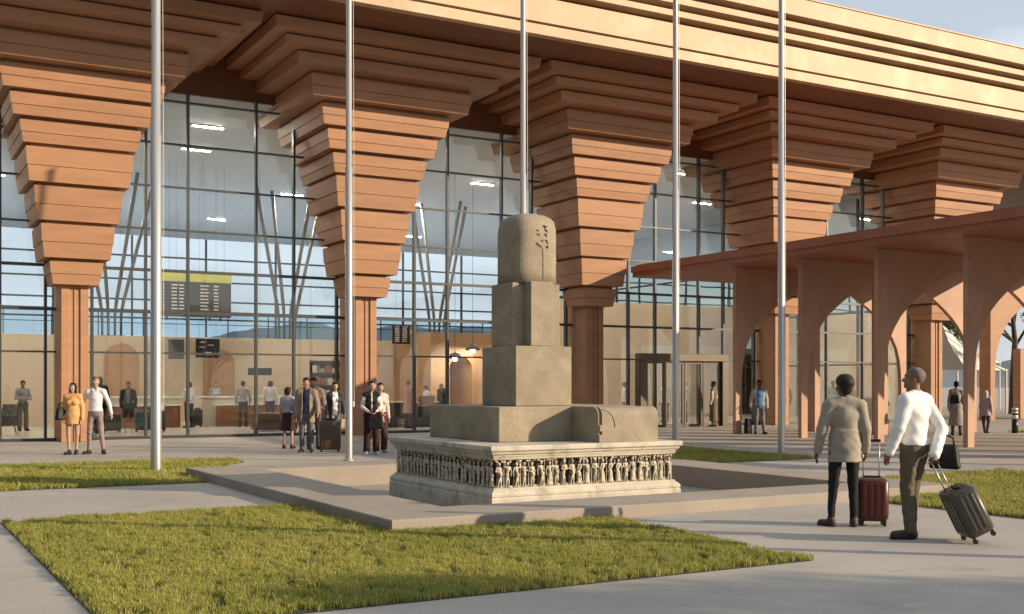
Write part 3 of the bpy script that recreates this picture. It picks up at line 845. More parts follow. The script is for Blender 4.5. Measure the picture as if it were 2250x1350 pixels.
for z in (.59, 1.09, 1.59, 2.09):
    x = -1.15
    while x < 1.5:
        w_ = rr.uniform(.08, .2); m.mi = rr.randrange(4); m.box(x, x + w_, -.15, .1, z, z + rr.uniform(.18, .36)); x += w_ + .02
m.build('packaged_goods', GOODS, t)
t = empty('paper_bag', 'tan paper bag standing on the floor before the black shop counter', 'bag', (16.55, 38.6, .012))
m = MB(); m.frustum((-.17, .17, -.1, .1, 0), (-.14, .14, -.06, .06, .62)); m.build('bag_body', GOODS[0], t)
m = MB()
for y in (-.06, .06): m.tube([(-.06, y, .61), (-.05, y, .72), (.05, y, .72), (.06, y, .61)], .006, 5)
m.build('bag_handles', GOODS[1], t)
t = empty('wire_basket', 'small pale basket of goods beside the black shop counter', 'basket', (17.6, 38.9, .012))
m = MB()
for k in range(7):
    a = k / 6; m.box(-.22 + a * .44 - .006, -.22 + a * .44 + .006, -.15, -.14, 0, .32); m.box(-.22 + a * .44 - .006, -.22 + a * .44 + .006, .14, .15, 0, .32)
for z in (0.0, .15, .31): m.box(-.23, .23, -.155, .155, z, z + .012) if z == 0 else (m.box(-.23, .23, -.16, -.14, z, z + .012), m.box(-.23, .23, .14, .16, z, z + .012))
m.build('basket_wires', WHITE, t)
t = empty('armchair', 'dark patterned armchair at the left edge of the hall', 'armchair', (3.75, 39.4, .012), R(-60))
PAT = mat('patterned_fabric', (.06, .055, .05), .8, .3, 30, spots=(26, .52, (.42, .40, .36), .9))
m = MB(); m.bbox(-.38, .38, -.35, .38, .30, .48, .04); m.build('seat', PAT, t)
m = MB(); m.frustum((-.38, .38, .26, .40, .46), (-.36, .36, .40, .52, .98)); m.build('backrest', PAT, t)
for sx in (-1, 1):
    m = MB(); m.bbox(sx * .41 - .06, sx * .41 + .06, -.34, .38, .30, .66, .03); m.build('armrest', PAT, t)
for sx in (-1, 1):
    for sy in (-1, 1):
        m = MB(); m.tube([(sx * .33, sy * .3, .31), (sx * .38, sy * .35, 0)], [.022, .014], 7); m.build('leg', BLACK, t)

# ------------------------------------------------------------------ entrance porch
CY0, CY1 = 6.0, 33.3
porch = empty('entrance_porch', 'terracotta porch of pointed arches under a flat canopy roof', 'porch', (24.5, 33.3, 0))
def ppart(mb, name, m, parent=None, smooth=None):
    for i, v in enumerate(mb.v): mb.v[i] = (v[0] - 24.5, v[1] - 33.3, v[2])
    return mb.build(name, m, porch if parent is None else parent, smooth)
m = MB(); m.box(23.97, 33.03, CY0 + .07, CY1, 5.46, 5.62); m.box(23.9, 33.1, CY0, CY1 + .01, 5.62, 5.84); m.box(24.05, 32.95, CY0 + .15, CY1 - .1, 5.84, 5.90)
ppart(m, 'canopy_roof', PORCHR)
ARC = [(24.86, 0), (24.86, 1.0), (24.865, 1.7), (24.89, 2.2), (24.95, 2.6), (25.08, 2.98), (25.27, 3.28), (25.52, 3.58), (25.80, 3.84), (26.12, 4.08), (26.46, 4.31), (26.82, 4.52), (27.2, 4.73), (27.6, 4.93), (28.05, 5.13), (28.5, 5.30)]
ARC = [(28.5 - (28.5 - x) * (28.5 - 24.75) / 3.64, z - .12 * min(1, max(0, (3.6 - z) / 1.2)) * (z > 1)) for x, z in ARC]
ARC = ARC + [(57.0 - x, z) for x, z in ARC[-2::-1]]
def arched_wall(dx=0, y0=0, th=.35, zt=5.455, sc=1.0, parent=None, name='arched_wall', bw=.36):
    m = MB(); T = lambda x: dx + (x - 24.5) * sc
    Zc = lambda z: z * sc
    for yy, fl in ((y0, 0), (y0 + th, 1)):
        def face(pts):
            v = [(T(x), yy, Zc(z)) for x, z in pts]; m.add(v, [tuple(range(len(v))) if not fl else tuple(range(len(v) - 1, -1, -1))])
        face([(24.5, 0), (24.75, 0), (24.75, zt), (24.5, zt)]); face([(32.25, 0), (32.5, 0), (32.5, zt), (32.25, zt)])
        for (xa, za), (xb, zb) in zip(ARC[:-1], ARC[1:]):
            if xb - xa < 1e-4: continue
            face([(xa, za), (xb, zb), (xb, zt), (xa, zt)])
    m.smooth = False
    for (xa, za), (xb, zb) in zip(ARC[:-1], ARC[1:]):
        m.add([(T(xa), y0, Zc(za)), (T(xa), y0 + th, Zc(za)), (T(xb), y0 + th, Zc(zb)), (T(xb), y0, Zc(zb))], [(0, 1, 2, 3)])
    for x, fl in ((24.5, 0), (32.5, 1)):
        v = [(T(x), y0, 0), (T(x), y0 + th, 0), (T(x), y0 + th, Zc(zt)), (T(x), y0, Zc(zt))]; m.add(v, [(3, 2, 1, 0) if not fl else (0, 1, 2, 3)])
    m.add([(T(24.5), y0, Zc(zt)), (T(32.5), y0, Zc(zt)), (T(32.5), y0 + th, Zc(zt)), (T(24.5), y0 + th, Zc(zt))], [(0, 1, 2, 3)])
    return m
for k in range(8):
    y = 28.7 - 3.0 * k
    aw = ppart(arched_wall(24.80, y, .15), 'arched_wall', PORCH)
    if k < 2:
        p = MB(); p.bbox(28.46, 28.72, y + .16, y + .62, 0, 5.31, .01); ppart(p, 'centre_post', PORCH, aw)

# far arch and door frame at the end of the building
fa = empty('end_arch', 'tall sunlit terracotta arch at the far right end of the terminal', 'arch', (44.2, 33.9, 0))
m = arched_wall(0, 0, .6, 5.455, 1.22); m.build('arch_wall', TERRA, fa)
t = empty('door_frame', 'free-standing orange door frame with glass beyond the far arch', 'door frame', (47.0, 34.6, 0))
m = MB(); m.bbox(-.05, .45, -.2, .2, 0, 3.3, .02); m.bbox(2.6, 3.1, -.2, .2, 0, 3.3, .02); m.bbox(.45, 2.6, -.199, .199, 2.85, 3.299, .02); m.build('frame', TERRA, t)
m = MB(); m.box(.46, .6, -.1, .1, 0, 2.85); m.box(2.45, 2.59, -.1, .1, 0, 2.85); m.box(.6, 2.45, -.1, .1, 2.7, 2.85); m.build('inner_frame', CREAM, t)
m = MB(); m.add([(.6, 0, .02), (2.45, 0, .02), (2.45, 0, 2.7), (.6, 0, 2.7)], [(0, 1, 2, 3)]); m.build('pane', GLASS, t)

# bollard
t = empty('bollard', 'white and dark banded bollard on the paving right of the arches', 'bollard', (33.5, 24.75, 0))
m = MB(); m.smooth = True; m.lathe([(.10, 0), (.10, .48)], (0, 0, 0), 18); m.build('post', BLACK, t)
m = MB(); m.smooth = True; m.lathe([(.102, .48), (.102, .60)], (0, 0, 0), 18); m.lathe([(.102, .66), (.102, .72)], (0, 0, 0), 18); m.lathe([(.102, .76), (.102, .82), (.09, .84), (.01, .845)], (0, 0, 0), 18); m.build('white_band', WHITE, t)
m = MB(); m.smooth = True; m.lathe([(.09, .59), (.09, .78)], (0, 0, 0), 18); m.build('core', BLACK, t)

# white tents and trees beyond the end of the hall
TENT = mat('tent_canvas', (.80, .78, .73), .7, .05, 2)
def tent(x, y, s, lab):
    t = empty('pavilion_tent', lab, 'tent', (x, y, 0), R(15), 'white pavilion tents')
    m = MB(); n = 8
    rs = []
    for k, (w_, z) in enumerate(((1.0, 2.4), (.78, 2.75), (.5, 3.3), (.25, 4.0), (.05, 4.8), (.01, 4.9))):
        rs.append([(s * 2.6 * w_ * sx, s * 2.6 * w_ * sy, z * s) for sx, sy in ((-1, -1), (1, -1), (1, 1), (-1, 1))])
    m.rings(rs); m.build('canopy', TENT, t)
    for sx in (-1, 1):
        for sy in (-1, 1):
            m = MB(); m.tube([(sx * 2.5 * s, sy * 2.5 * s, 0), (sx * 2.5 * s, sy * 2.5 * s, 2.5 * s)], .06, 8); m.build('tent_pole', STEEL, t)
    m = MB(); m.box(-2.5 * s, 2.5 * s, 2.42 * s, 2.46 * s, 0.1, 2.5 * s); m.build('side_wall', TENT, t)
tent(52.0, 43.0, 1.0, 'nearer white peaked tent seen through the arches at right')
tent(60.0, 50.5, 1.25, 'larger white peaked tent standing behind the nearer tent')

def tree(x, y, h, spread, seed, lab, cols):
    r = np.random.default_rng(seed)
    t = empty('leafy_tree', lab, 'tree', (x, y, 0), 0, 'trees beyond the end of the terminal')
    m = MB(); m.smooth = True; tips = []
    m.tube([(0, 0, -.1), (.05, .02, h * .2), (.1, -.05, h * .42), (.05, .1, h * .6)], [.24, .19, .15, .09], 9)
    for k in range(9):
        a = k * 2.4 + r.uniform(-.3, .3); z0 = h * r.uniform(.3, .58); l = spread * r.uniform(.55, .95)
        tip = (l * math.cos(a), l * math.sin(a), z0 + h * r.uniform(.12, .36)); tips.append(tip)
        m.tube([(.07, 0, z0), (tip[0] * .5, tip[1] * .5, z0 + (tip[2] - z0) * .6), tip], [.085, .055, .02], 6)
    m.build('trunk', BARK, t)
    cl = [np.array(q) for q in tips] + [np.array((r.uniform(-.5, .5) * spread, r.uniform(-.5, .5) * spread, h * r.uniform(.6, .98))) for _ in range(14)]
    P = []; C = []
    for c in cl:
        n = 420; d = r.normal(size=(n, 3)); d /= np.linalg.norm(d, axis=1)[:, None]
        rad = spread * r.uniform(.22, .38); p = c + d * (r.random((n, 1)) ** .45) * rad * np.array([1, 1, .7])
        P.append(p); tone = r.uniform(.7, 1.25)
        C.append(np.array(cols)[r.integers(0, len(cols), n)] * tone * r.uniform(.8, 1.2, (n, 1)))
    P = np.concatenate(P); C = np.concatenate(C); n = len(P)
    u = r.normal(size=(n, 3)); u /= np.linalg.norm(u, axis=1)[:, None]; v = np.cross(u, r.normal(size=(n, 3))); v /= np.linalg.norm(v, axis=1)[:, None]
    s = r.uniform(.07, .15, (n, 1))
    V = np.stack([P - u * s, P - v * s * .45, P + u * s, P + v * s * .45], 1).reshape(-1, 3)
    q = np.arange(n * 4).reshape(-1, 4)
    np_mesh('crown', V, q, None, LEAF, t, False, np.repeat(C, 4, 0))
G1 = [(.075, .085, .02), (.11, .105, .025), (.05, .07, .018), (.16, .13, .035)]
tree(54.8, 40.6, 9.5, 3.6, 1, 'broad yellow-green tree just behind the far arch', G1)
tree(53.5, 49, 8.0, 3.0, 2, 'lower green tree behind the nearer white tent', G1)
tree(68, 45, 10.5, 4.0, 3, 'tallest tree, farthest right beyond the white tents', G1)
tree(66, 55, 9.0, 3.6, 4, 'green tree in the far gap between the two tents', G1)
tree(47.5, 56, 8.5, 3.2, 5, 'dark green tree behind the hall seen past the last column', G1)

tree(20.6, -8.2, 7.2, 3.3, 8, 'unseen tree added behind the camera at right to shade the foreground paving', G1)  # added out of view, only to shade the near paving
# hills on the horizon
HILL = mat('hazy_hill', (.16, .19, .20), .95, .15, .01, coord='Object')  # blue-grey base colour stands in for distance haze
r = np.random.default_rng(9)
def hills(name, d, amp, base, seed, a0, a1):
    n, mrow = 160, 10; V = []
    rr_ = np.random.default_rng(seed); ph = rr_.uniform(0, 6.28, 6)
    for j in range(mrow):
        for i in range(n):
            a = R(a0 + (a1 - a0) * i / (n - 1)); t = j / (mrow - 1)
            hgt = base + amp * (.5 * math.sin(a * 5 + ph[0]) + .3 * math.sin(a * 11 + ph[1]) + .14 * math.sin(a * 27 + ph[2]) + .06 * math.sin(a * 61 + ph[3]))
            hgt = max(hgt, 0) * math.sin(t * math.pi / 2) ** 1.3 * (1 + .06 * math.sin(a * 90 + 9 * t))
            rad = d + t * d * .5
            V.append((rad * math.sin(a), rad * math.cos(a), hgt - .5 if t == 0 else hgt))
    f = [(j * n + i, (j + 1) * n + i, (j + 1) * n + i + 1, j * n + i + 1) for j in range(mrow - 1) for i in range(n - 1)]
    tag(np_mesh(name, np.array(V), np.array(f), None, HILL), kind='structure')
hills('hills', 620, 30, 26, 4, -60, 110)
# ------------------------------------------------------------------ people
CLOTH = {}
def cloth(col, rough=.8, var=.07):
    k = (tuple(col), rough)
    if k not in CLOTH:
        CLOTH[k] = mat('fabric', col, rough, var, 7, bump=.35, bscale=38, fine=.07, spec=.2)
    return CLOTH[k]

BASE = dict(hipL=(-.09, 0, .92), hipR=(.09, 0, .92), kneeL=(-.105, .015, .50), kneeR=(.105, .015, .50), ankL=(-.115, -.02, .085), ankR=(.115, -.02, .085),
            toeL=(-.14, .13, .03), toeR=(.14, .13, .03), shL=(-.178, -.01, 1.415), shR=(.178, -.01, 1.415),
            elL=(-.235, -.035, 1.13), elR=(.235, -.035, 1.13), wrL=(-.235, .03, .885), wrR=(.235, .03, .885))

def rotz(p, c, a):
    ca, sa = math.cos(a), math.sin(a); x, y = p[0] - c[0], p[1] - c[1]
    return (c[0] + ca * x - sa * y, c[1] + sa * x + ca * y, p[2])

def person(label, loc, face, h=1.75, fem=False, skin=(.42, .25, .17), hair=('short', (.02, .014, .01)), top=None, bottom=None, shoes=(.02, .015, .013),
           pose=None, yaw=0.0, pitch=0.0, vox=.0125, group=None, extra=(), twist=0.0):
    """a standing figure; local axes: x right, y forward, z up"""
    J = dict(BASE)
    if fem:
        for k in ('shL', 'shR'): J[k] = (J[k][0] * .88, J[k][1], J[k][2])
        for k in ('elL', 'elR', 'wrL', 'wrR'): J[k] = (J[k][0] * .93, J[k][1], J[k][2])
    J.update(pose or {})
    if twist:
        for k in ('shL', 'shR', 'elL', 'elR', 'wrL', 'wrR'): J[k] = rotz(J[k], (0, 0), twist)
    V3 = lambda k: np.array(J[k], float)
    s = h / 1.75
    t = empty('person', label, 'person', loc, face, group)
    t.scale = (s, s, s)
    ex = max(abs(J[k][0]) for k in ('wrL', 'wrR', 'elL', 'elR', 'ankL', 'ankR')) + .16
    ys = [J[k][1] for k in ('wrL', 'wrR', 'elL', 'elR', 'toeL', 'toeR', 'ankL', 'ankR')]
    lo = (-ex, min(min(ys), -.05) - .16, -.02); hi = (ex, max(max(ys), .1) + .17, 1.86)
    sw = .90 if fem else 1.0; hw = 1.04 if fem else 1.0
    M = np.array(Matrix.Rotation(twist, 3, 'Z').transposed())
    def torso(F, o, zmin=None, hips=True):
        F.ell((0, -.005, 1.28), (.158 * sw + o, .108 + o, .19), .05, M); F.ell((0, 0, 1.10), (.135 * sw + o, .098 + o, .17), .05, M)
        if hips: F.ell((0, -.008, .955), (.16 * hw + o, .118 + o, .13), .05)
        if fem:
            for q in (-1, 1): F.ell(rotz((q * .07, .085, 1.27), (0, 0), twist), (.062 + o * .6, .052 + o * .6, .062), .03)
        F.cap(V3('shL') * .86 + np.array((0, 0, .195)), V3('shR') * .86 + np.array((0, 0, .195)), .052 + o, None, .04)
        for q in ('shL', 'shR'):
            p = V3(q); F.cap(p, (p[0] * .22, p[1] - .006, 1.475), .047 + o, .047 + o * .6, .04)
    def arm(F, o, long=True, k=.018):
        for S in 'LR':
            F.cap(V3('sh' + S), V3('el' + S), .049 * sw + o, .040 * sw + o, k)
            if long: F.cap(V3('el' + S), V3('wr' + S), .039 * sw + o, .027 * sw + o, .012)
            else:
                pass
    def legs(F, o, taper=1.0, flare=0.0):
        for S in 'LR':
            F.cap(V3('hip' + S) + np.array((0, -.005, .0)), V3('knee' + S), .083 * hw + o, .056 + o, .03)
            F.cap(V3('knee' + S), V3('ank' + S), .054 + o + flare * .4, .036 + o * .8 + flare, .02)
    # --- body (one continuous skin)
    B_ = Field(lo, hi, vox)
    torso(B_, -.032); arm(B_, -.006); legs(B_, -.018 if bottom and bottom[0] != 'skirt' else -.006)
    hc = np.array((0, .02, 1.635)); hd = Matrix.Rotation(yaw, 3, 'Z') @ Matrix.Rotation(pitch, 3, 'X'); Hm = np.array(hd); Hi = Hm.T
    nk = np.array((0, -.012, 1.44))
    hp = lambda x, y, z: np.array((0, -.005, 1.545)) + Hm @ np.array((x, y + .005, z - 1.545))
    B_.cap(nk, hp(0, .0, 1.60), .054 * (.9 if fem else 1), .050 * (.9 if fem else 1), .03)
    B_.ell(hp(0, .006, 1.668), (.073, .092, .082), .03, Hi); B_.ell(hp(0, .038, 1.603), (.054, .062, .066), .035, Hi); B_.ell(hp(0, .075, 1.558), (.026, .024, .02), .03, Hi)
    for q in (-1, 1):
        B_.ell(hp(q * .074, .0, 1.632), (.010, .02, .030), .008, Hi)
        B_.ell(hp(q * .031, .103, 1.645), (.016, .012, .012), 0, Hi, sub=True)
        B_.ell(hp(q * .04, .075, 1.61), (.022, .022, .02), .02, Hi)
    B_.cap(hp(0, .094, 1.652), hp(0, .116, 1.614), .008, .0125, .010)
    B_.cap(hp(-.017, .092, 1.581), hp(.017, .092, 1.581), .0085, None, .010)
    for S, q in (('L', -1), ('R', 1)):      # palm
        w_ = V3('wr' + S); d = w_ - V3('el' + S); d /= np.linalg.norm(d)
        B_.cap(w_, w_ + d * .075, .022, .024, .015)
        a, tq = V3('ank' + S), V3('toe' + S)
        B_.cap(a, (a[0], a[1] - .01, .05), .028, .026, .02); B_.cap((a[0], a[1], .045), tq * .9 + a * .1 + np.array((0, 0, .008)), .026, .020, .01)
    p, q_ = B_.mesh()
    sk = np.array(skin)
    n = len(p); col = np.tile(sk, (n, 1)).astype(np.float32)
    lp = hp(0, .098, 1.582); dl = (p - lp) @ Hm; lips = (np.abs(dl[:, 0]) < .023) & (np.abs(dl[:, 2]) < .009) & (np.abs(dl[:, 1]) < .03)
    col[lips] = sk * np.array([.85, .52, .50])
    ex_ = MB()
    cols_ = []
    def addb(fn, c):
        n0 = len(ex_.v); fn(); cols_.extend([c] * (len(ex_.v) - n0))
    rot = hd
    for q in (-1, 1):
        addb(lambda: ex_.ball(hp(q * .031, .092, 1.645), .0125, 8, 6), (.62, .58, .54))
        addb(lambda: ex_.ball(hp(q * .031, .1005, 1.645), .0062, 8, 5), (.03, .02, .015))
        addb(lambda: ex_.tube([hp(q * .046, .090, 1.667), hp(q * .03, .099, 1.671), hp(q * .014, .101, 1.667)], .0036, 5), tuple(np.array(hair[1]) * .8))
    for S, q in (('L', -1), ('R', 1)):      # fingers
        w_ = V3('wr' + S); d = w_ - V3('el' + S); d /= np.linalg.norm(d)
        side = np.array((0, 1.0, 0)); side = side - d * (side @ d); side /= max(np.linalg.norm(side), 1e-6)
        nrm = np.cross(d, side) * q      # towards the body
        if nrm[0] * q > 0: nrm = -nrm
        k0 = w_ + d * .085
        for i, ln in enumerate((.066, .075, .070, .055)):
            r0 = k0 + side * (.026 - .0165 * i) - d * (.004 * abs(i - 1))
            pts = [r0 - d * .02, r0 + d * ln * .4 + nrm * .006, r0 + d * ln * .75 + nrm * .018, r0 + d * ln * .95 + nrm * .032]
            addb(lambda: ex_.tube(pts, [.0095, .009, .008, .006], 6), tuple(sk))
        r0 = w_ + d * .03 + side * .024
        pts = [r0 - side * .012, r0 + d * .025 + side * .018 + nrm * .006, r0 + d * .052 + side * .02 + nrm * .014]
        addb(lambda: ex_.tube(pts, [.0115, .010, .007], 6), tuple(sk))
    ev = np.array(ex_.v); off = n
    eq, et = [], []
    for f in ex_.f:
        if len(f) == 4: eq.append([off + i for i in f])
        else:
            for k in range(1, len(f) - 1): et.append([off + f[0], off + f[k], off + f[k + 1]])
    P = np.concatenate([p, ev]); C = np.concatenate([col, np.array(cols_)])
    np_mesh('body', P, np.concatenate([q_, np.array(eq)]), np.array(et), SKIN, t, True, C)
    # --- bottom garment
    if bottom:
        kind, bc = bottom[0], bottom[1]
        F = Field(lo, hi, vox)
        if kind in ('trousers', 'wide', 'shorts', 'tight'):
            o = {'trousers': .011, 'wide': .018, 'shorts': .02, 'tight': .004}[kind]; fl = {'wide': .03, 'trousers': .008}.get(kind, 0)
            F.ell((0, -.008, .955), (.158 * hw + o, .116 + o, .155), .04); legs(F, o, flare=fl)
            F.warp(.0045, 34, len(label) % 7)
            F.cut_above(1.035); F.cut_below(.52 if kind == 'shorts' else .062)
        else:
            z0 = bottom[2]; rb = bottom[3] if len(bottom) > 3 else .20
            F.ell((0, -.008, .97), (.158 * hw + .012, .116 + .012, .115), .04)
            F.cone(0, .0, z0, 1.03, (rb, rb * .82), (.15, .115), .03, .035)
            F.warp(.003, 30, 2); F.cut_above(1.04)
        p, q_ = F.mesh(); np_mesh('skirt' if kind == 'skirt' else ('shorts' if kind == 'shorts' else 'trousers'), p, q_, None, cloth(bc), t)
    # --- top garments: (kind, colour, hem z, options)
    for (kind, tcol, hem, opt) in (top or []):
        F = Field(lo, hi, vox); o = opt.get('o', .008)
        torso(F, o)
        if hem < .9:
            rb = opt.get('flare', .185); F.cone(0, -.005, hem, 1.12, (rb, rb * .80), (.145 * sw + o, .105 + o), .04)
        F.warp(opt.get('wr', .004) * .6, 30, (len(label) + len(kind)) % 9)
        F.cut_below(hem)
        if not opt.get('vest'): arm(F, o + (.004 if o > .01 else 0), not opt.get('short'), .035)
        F.warp(opt.get('wr', .004) * .5, 34, (len(label) + 3) % 9)
        F.ell((0, .035, 1.565), (.060, .075, .095), 0, None, True)          # neck opening
        if opt.get('collar'):
            F.cap((-.045, -.03, 1.49), (.045, -.03, 1.49), .030, None, .01); F.cap((-.05, -.02, 1.488), (-.045, .055, 1.455), .020, None, .01); F.cap((.05, -.02, 1.488), (.045, .055, 1.455), .020, None, .01)
            F.ell((0, .012, 1.57), (.050, .060, .12), 0, None, True)
        if opt.get('open'):                                                    # open front
            ow = opt['open']
            sl, X, Y, Z = F.win(lo, hi)
            c_, s_ = math.cos(twist), math.sin(twist); xr = X * c_ + Y * s_; yr = -X * s_ + Y * c_
            F.put(sl, np.maximum(np.abs(xr) - (ow + .06 * np.clip((1.05 - Z) * 1.2, 0, 1)), .03 - yr) + 0 * Z, 0, True)
        p, q_ = F.mesh(); np_mesh(kind, p, q_, None, cloth(tcol), t)
    # --- shoes
    if shoes is not None:
        sc_ = shoes[0] if isinstance(shoes[0], tuple) else shoes
        for S in 'LR':
            F = Field((lo[0], lo[1], -.02), (hi[0], hi[1], .2), min(vox, .011))
            a, tq = V3('ank' + S), V3('toe' + S); d = tq - a; d[2] = 0; d /= max(np.linalg.norm(d), 1e-6)
            z0 = a[2] - .085
            F.cap((a[0], a[1], .06 + z0), (a[0], a[1], .095 + z0), .046, .042, .02); F.cap(np.array((a[0], a[1], .045 + z0)) - d * .02, (tq[0], tq[1], max(tq[2], .035)), .046, .036, .02)
            F.cap(np.array((a[0], a[1], .02 + z0)) - d * .025, np.array((tq[0], tq[1], .02)) + d * .01, .040, .038, .01)
            F.cut_below(.002)
            p, q_ = F.mesh(); np_mesh('shoe', p, q_, None, cloth(sc_, .45), t)
    # --- hair
    hk, hcol = hair
    F = Field((-.24, -.28, 1.30), (.24, .26, 1.88), min(vox, .0105)); k = .015
    if hk in ('short', 'crop'):
        g = .010 if hk == 'crop' else .02
        F.ell(hp(0, -.004, 1.672), (.073 + g * .7, .090 + g, .082 + g), k, Hi)
        if hk == 'short': F.ell(hp(0, .05, 1.735), (.06, .045, .026), .02, Hi)
        cutz, cy = (1.60, .03)
    elif hk == 'round':
        F.ell(hp(0, -.014, 1.69), (.106, .12, .10), k, Hi); F.ell(hp(0, -.05, 1.60), (.066, .058, .065), .03, Hi); cutz, cy = (1.545, .025)
    elif hk == 'bob':
        F.ell(hp(0, -.01, 1.66), (.098, .108, .10), k, Hi); F.ell(hp(0, -.03, 1.585), (.10, .08, .07), .03, Hi); cutz, cy = (1.53, .04)
    elif hk == 'bun':
        F.ell(hp(0, -.004, 1.672), (.082, .102, .094), k, Hi); F.ell(hp(0, -.115, 1.68), (.042, .04, .042), .01, Hi); cutz, cy = (1.60, .035)
    elif hk == 'long':
        F.ell(hp(0, -.004, 1.672), (.086, .106, .096), k, Hi); F.cap(hp(0, -.055, 1.62), hp(0, -.085, 1.40), .072, .06, .03)
        for q in (-1, 1): F.cap(hp(q * .07, .0, 1.62), hp(q * .075, -.01, 1.43), .03, .03, .03)
        cutz, cy = (1.36, .055)
    elif hk == 'scarf':
        F.ell(hp(0, -.004, 1.665), (.092, .11, .10), k, Hi); F.cap(hp(0, -.03, 1.6), hp(0, -.03, 1.46), .085, .12, .04); cutz, cy = (1.38, .06)
    F.warp(.0022, 60, 1)
    sl, X, Y, Z = F.win((-9, -9, -9), (9, 9, 9))
    q0 = hp(0, 0, 0)
    x = X - q0[0]; y = Y - q0[1]; z = Z - q0[2]
    lx = Hm[0][0] * x + Hm[1][0] * y + Hm[2][0] * z; ly = Hm[0][1] * x + Hm[1][1] * y + Hm[2][1] * z; lz = Hm[0][2] * x + Hm[1][2] * y + Hm[2][2] * z
    front = np.minimum(ly - cy, (1.705 if hk != 'scarf' else 1.715) - lz)      # face region is removed
    F.a = np.maximum(F.a, front.astype(np.float32)); F.a = np.maximum(F.a, (cutz - lz).astype(np.float32))
    if hk in ('short', 'crop', 'round', 'bun'):
        side = np.minimum(np.minimum(ly + .028, 1.655 - lz), .2); F.a = np.maximum(F.a, side.astype(np.float32))
    p, q_ = F.mesh()
    if len(q_): np_mesh('headscarf' if hk == 'scarf' else 'hair', p, q_, None, cloth(hcol, .6, .25), t)
    for fn in extra: fn(t)
    return t

def bag(label, loc, rz=0, size=(.34, .14, .26), col=(.015, .014, .014), strap=None, handles=True, cat='bag', name='shoulder_bag'):
    t = empty(name, label, cat, loc, rz)
    F = Field((-.4, -.25, -.05), (.4, .25, .5), .012)
    sl, X, Y, Z = F.win((-9,) * 3, (9,) * 3)
    w_ = size[0] / 2 * (1 - .25 * np.clip(Z / size[2], 0, 1)); d_ = size[1] / 2 * (1 - .45 * np.clip(Z / size[2], 0, 1))
    qx = np.abs(X) - w_ + .04; qy = np.abs(Y) - d_ + .04; qz = np.abs(Z - size[2] / 2) - size[2] / 2 + .04
    d = np.sqrt(np.maximum(qx, 0) ** 2 + np.maximum(qy, 0) ** 2 + np.maximum(qz, 0) ** 2) + np.minimum(np.maximum(np.maximum(qx, qy), qz), 0) - .04
    F.a = d.astype(np.float32); F.warp(.004, 26, 3)
    p, q = F.mesh(); np_mesh('bag_body', p, q, None, cloth(col, .5), t)
    if handles:
        m = MB(); m.smooth = True
        for y in (-.03, .03):
            m.tube([(-.09, y, size[2] - .01), (-.08, y, size[2] + .07), (0, y * 1.3, size[2] + .10), (.08, y, size[2] + .07), (.09, y, size[2] - .01)], .008, 6)
        m.build('bag_handles', cloth(col, .5), t)
    if strap:
        m = MB(); m.smooth = True; m.tube(strap, .011, 6); m.build('strap', cloth(col, .5), t)
    return t

def suitcase(label, loc, rz, col, size=(.40, .25, .60), handle=.45, tilt=0.0, trim=(.03, .028, .026), hard=True):
    t = empty('suitcase', label, 'suitcase', loc, rz)
    if tilt: t.rotation_euler = Matrix.Rotation(rz, 3, 'Z').to_4x4().to_euler(); t.rotation_mode = 'XYZ'; t.rotation_euler = (tilt, 0, rz)
    w_, d, h = size[0] / 2, size[1] / 2, size[2]
    z0 = .055
    mt = mat('suitcase_shell', col, .35, .08, 5, spec=.5)
    m = MB(); m.smooth = True
    rs = []
    def sect(ww, dd, z):
        ring = []; rc = min(.05, ww, dd)
        for (cx, cy, a0) in ((ww - rc, dd - rc, 0), (-ww + rc, dd - rc, 90), (-ww + rc, -dd + rc, 180), (ww - rc, -dd + rc, 270)):
            for k in range(5):
                a = R(a0 + k * 22.5); ring.append((cx + rc * math.cos(a), cy + rc * math.sin(a), z))
        return ring
    for i, z in ((.05, 0), (.02, .012), (0, .04), (0, h - .04), (.02, h - .012), (.05, h)):
        rs.append(sect(w_ - i, d - i, z0 + z))
    m.rings(rs); m.build('shell', mt, t)
    m = MB()
    for sx in ((-.62, -.2, .2, .62) if hard else (-.35, .35)):
        for sy in (-1, 1):
            m.bbox(sx * w_ - .018, sx * w_ + .018, sy * d - .007, sy * d + .007, z0 + .07, z0 + h - .07, .004)
    for sy in ((-.4, 0, .4) if hard else (0,)):
        for sx in (-1, 1): m.bbox(sx * w_ - .006, sx * w_ + .006, sy * d - .014, sy * d + .014, z0 + .07, z0 + h - .07, .004)
    m.build('ribs', mt, t)
    tm = cloth(trim, .4)
    m = MB(); m.rings([sect(w_ * 1.006, .012, z0 + .03), sect(w_ * 1.006, .012, z0 + h - .03)]); m.build('zip_band', tm, t)
    m = MB(); m.smooth = True
    hy = d * (.55 if not tilt else -.55)
    m.tube([(-.09, hy, z0 + h - .02), (-.09, hy, z0 + h + handle)], .008, 7); m.tube([(.09, hy, z0 + h - .02), (.09, hy, z0 + h + handle)], .008, 7)
    m.build('handle_tubes', STEEL, t)
    m = MB(); m.bbox(-.11, .11, hy - .016, hy + .016, z0 + h + handle - .012, z0 + h + handle + .02, .008); m.build('handle_grip', tm, t)
    m = MB(); m.bbox(-.10, .10, -.02, .02, z0 + h + .0, z0 + h + .022, .008); m.build('carry_handle', tm, t)
    for sx in (-1, 1):
        for sy in (-1, 1):
            m = MB(); x, y = sx * (w_ - .045), sy * (d - .04)
            m.rings([[(x + q, y + .024 * math.cos(a), .026 + .026 * math.sin(a)) for a in [k / 12 * 6.2832 for k in range(12)]] for q in (-.014, .014)])
            m.box(x - .02, x + .02, y - .012, y + .012, .03, z0 + .03); m.build('wheel', tm, t)
    return t

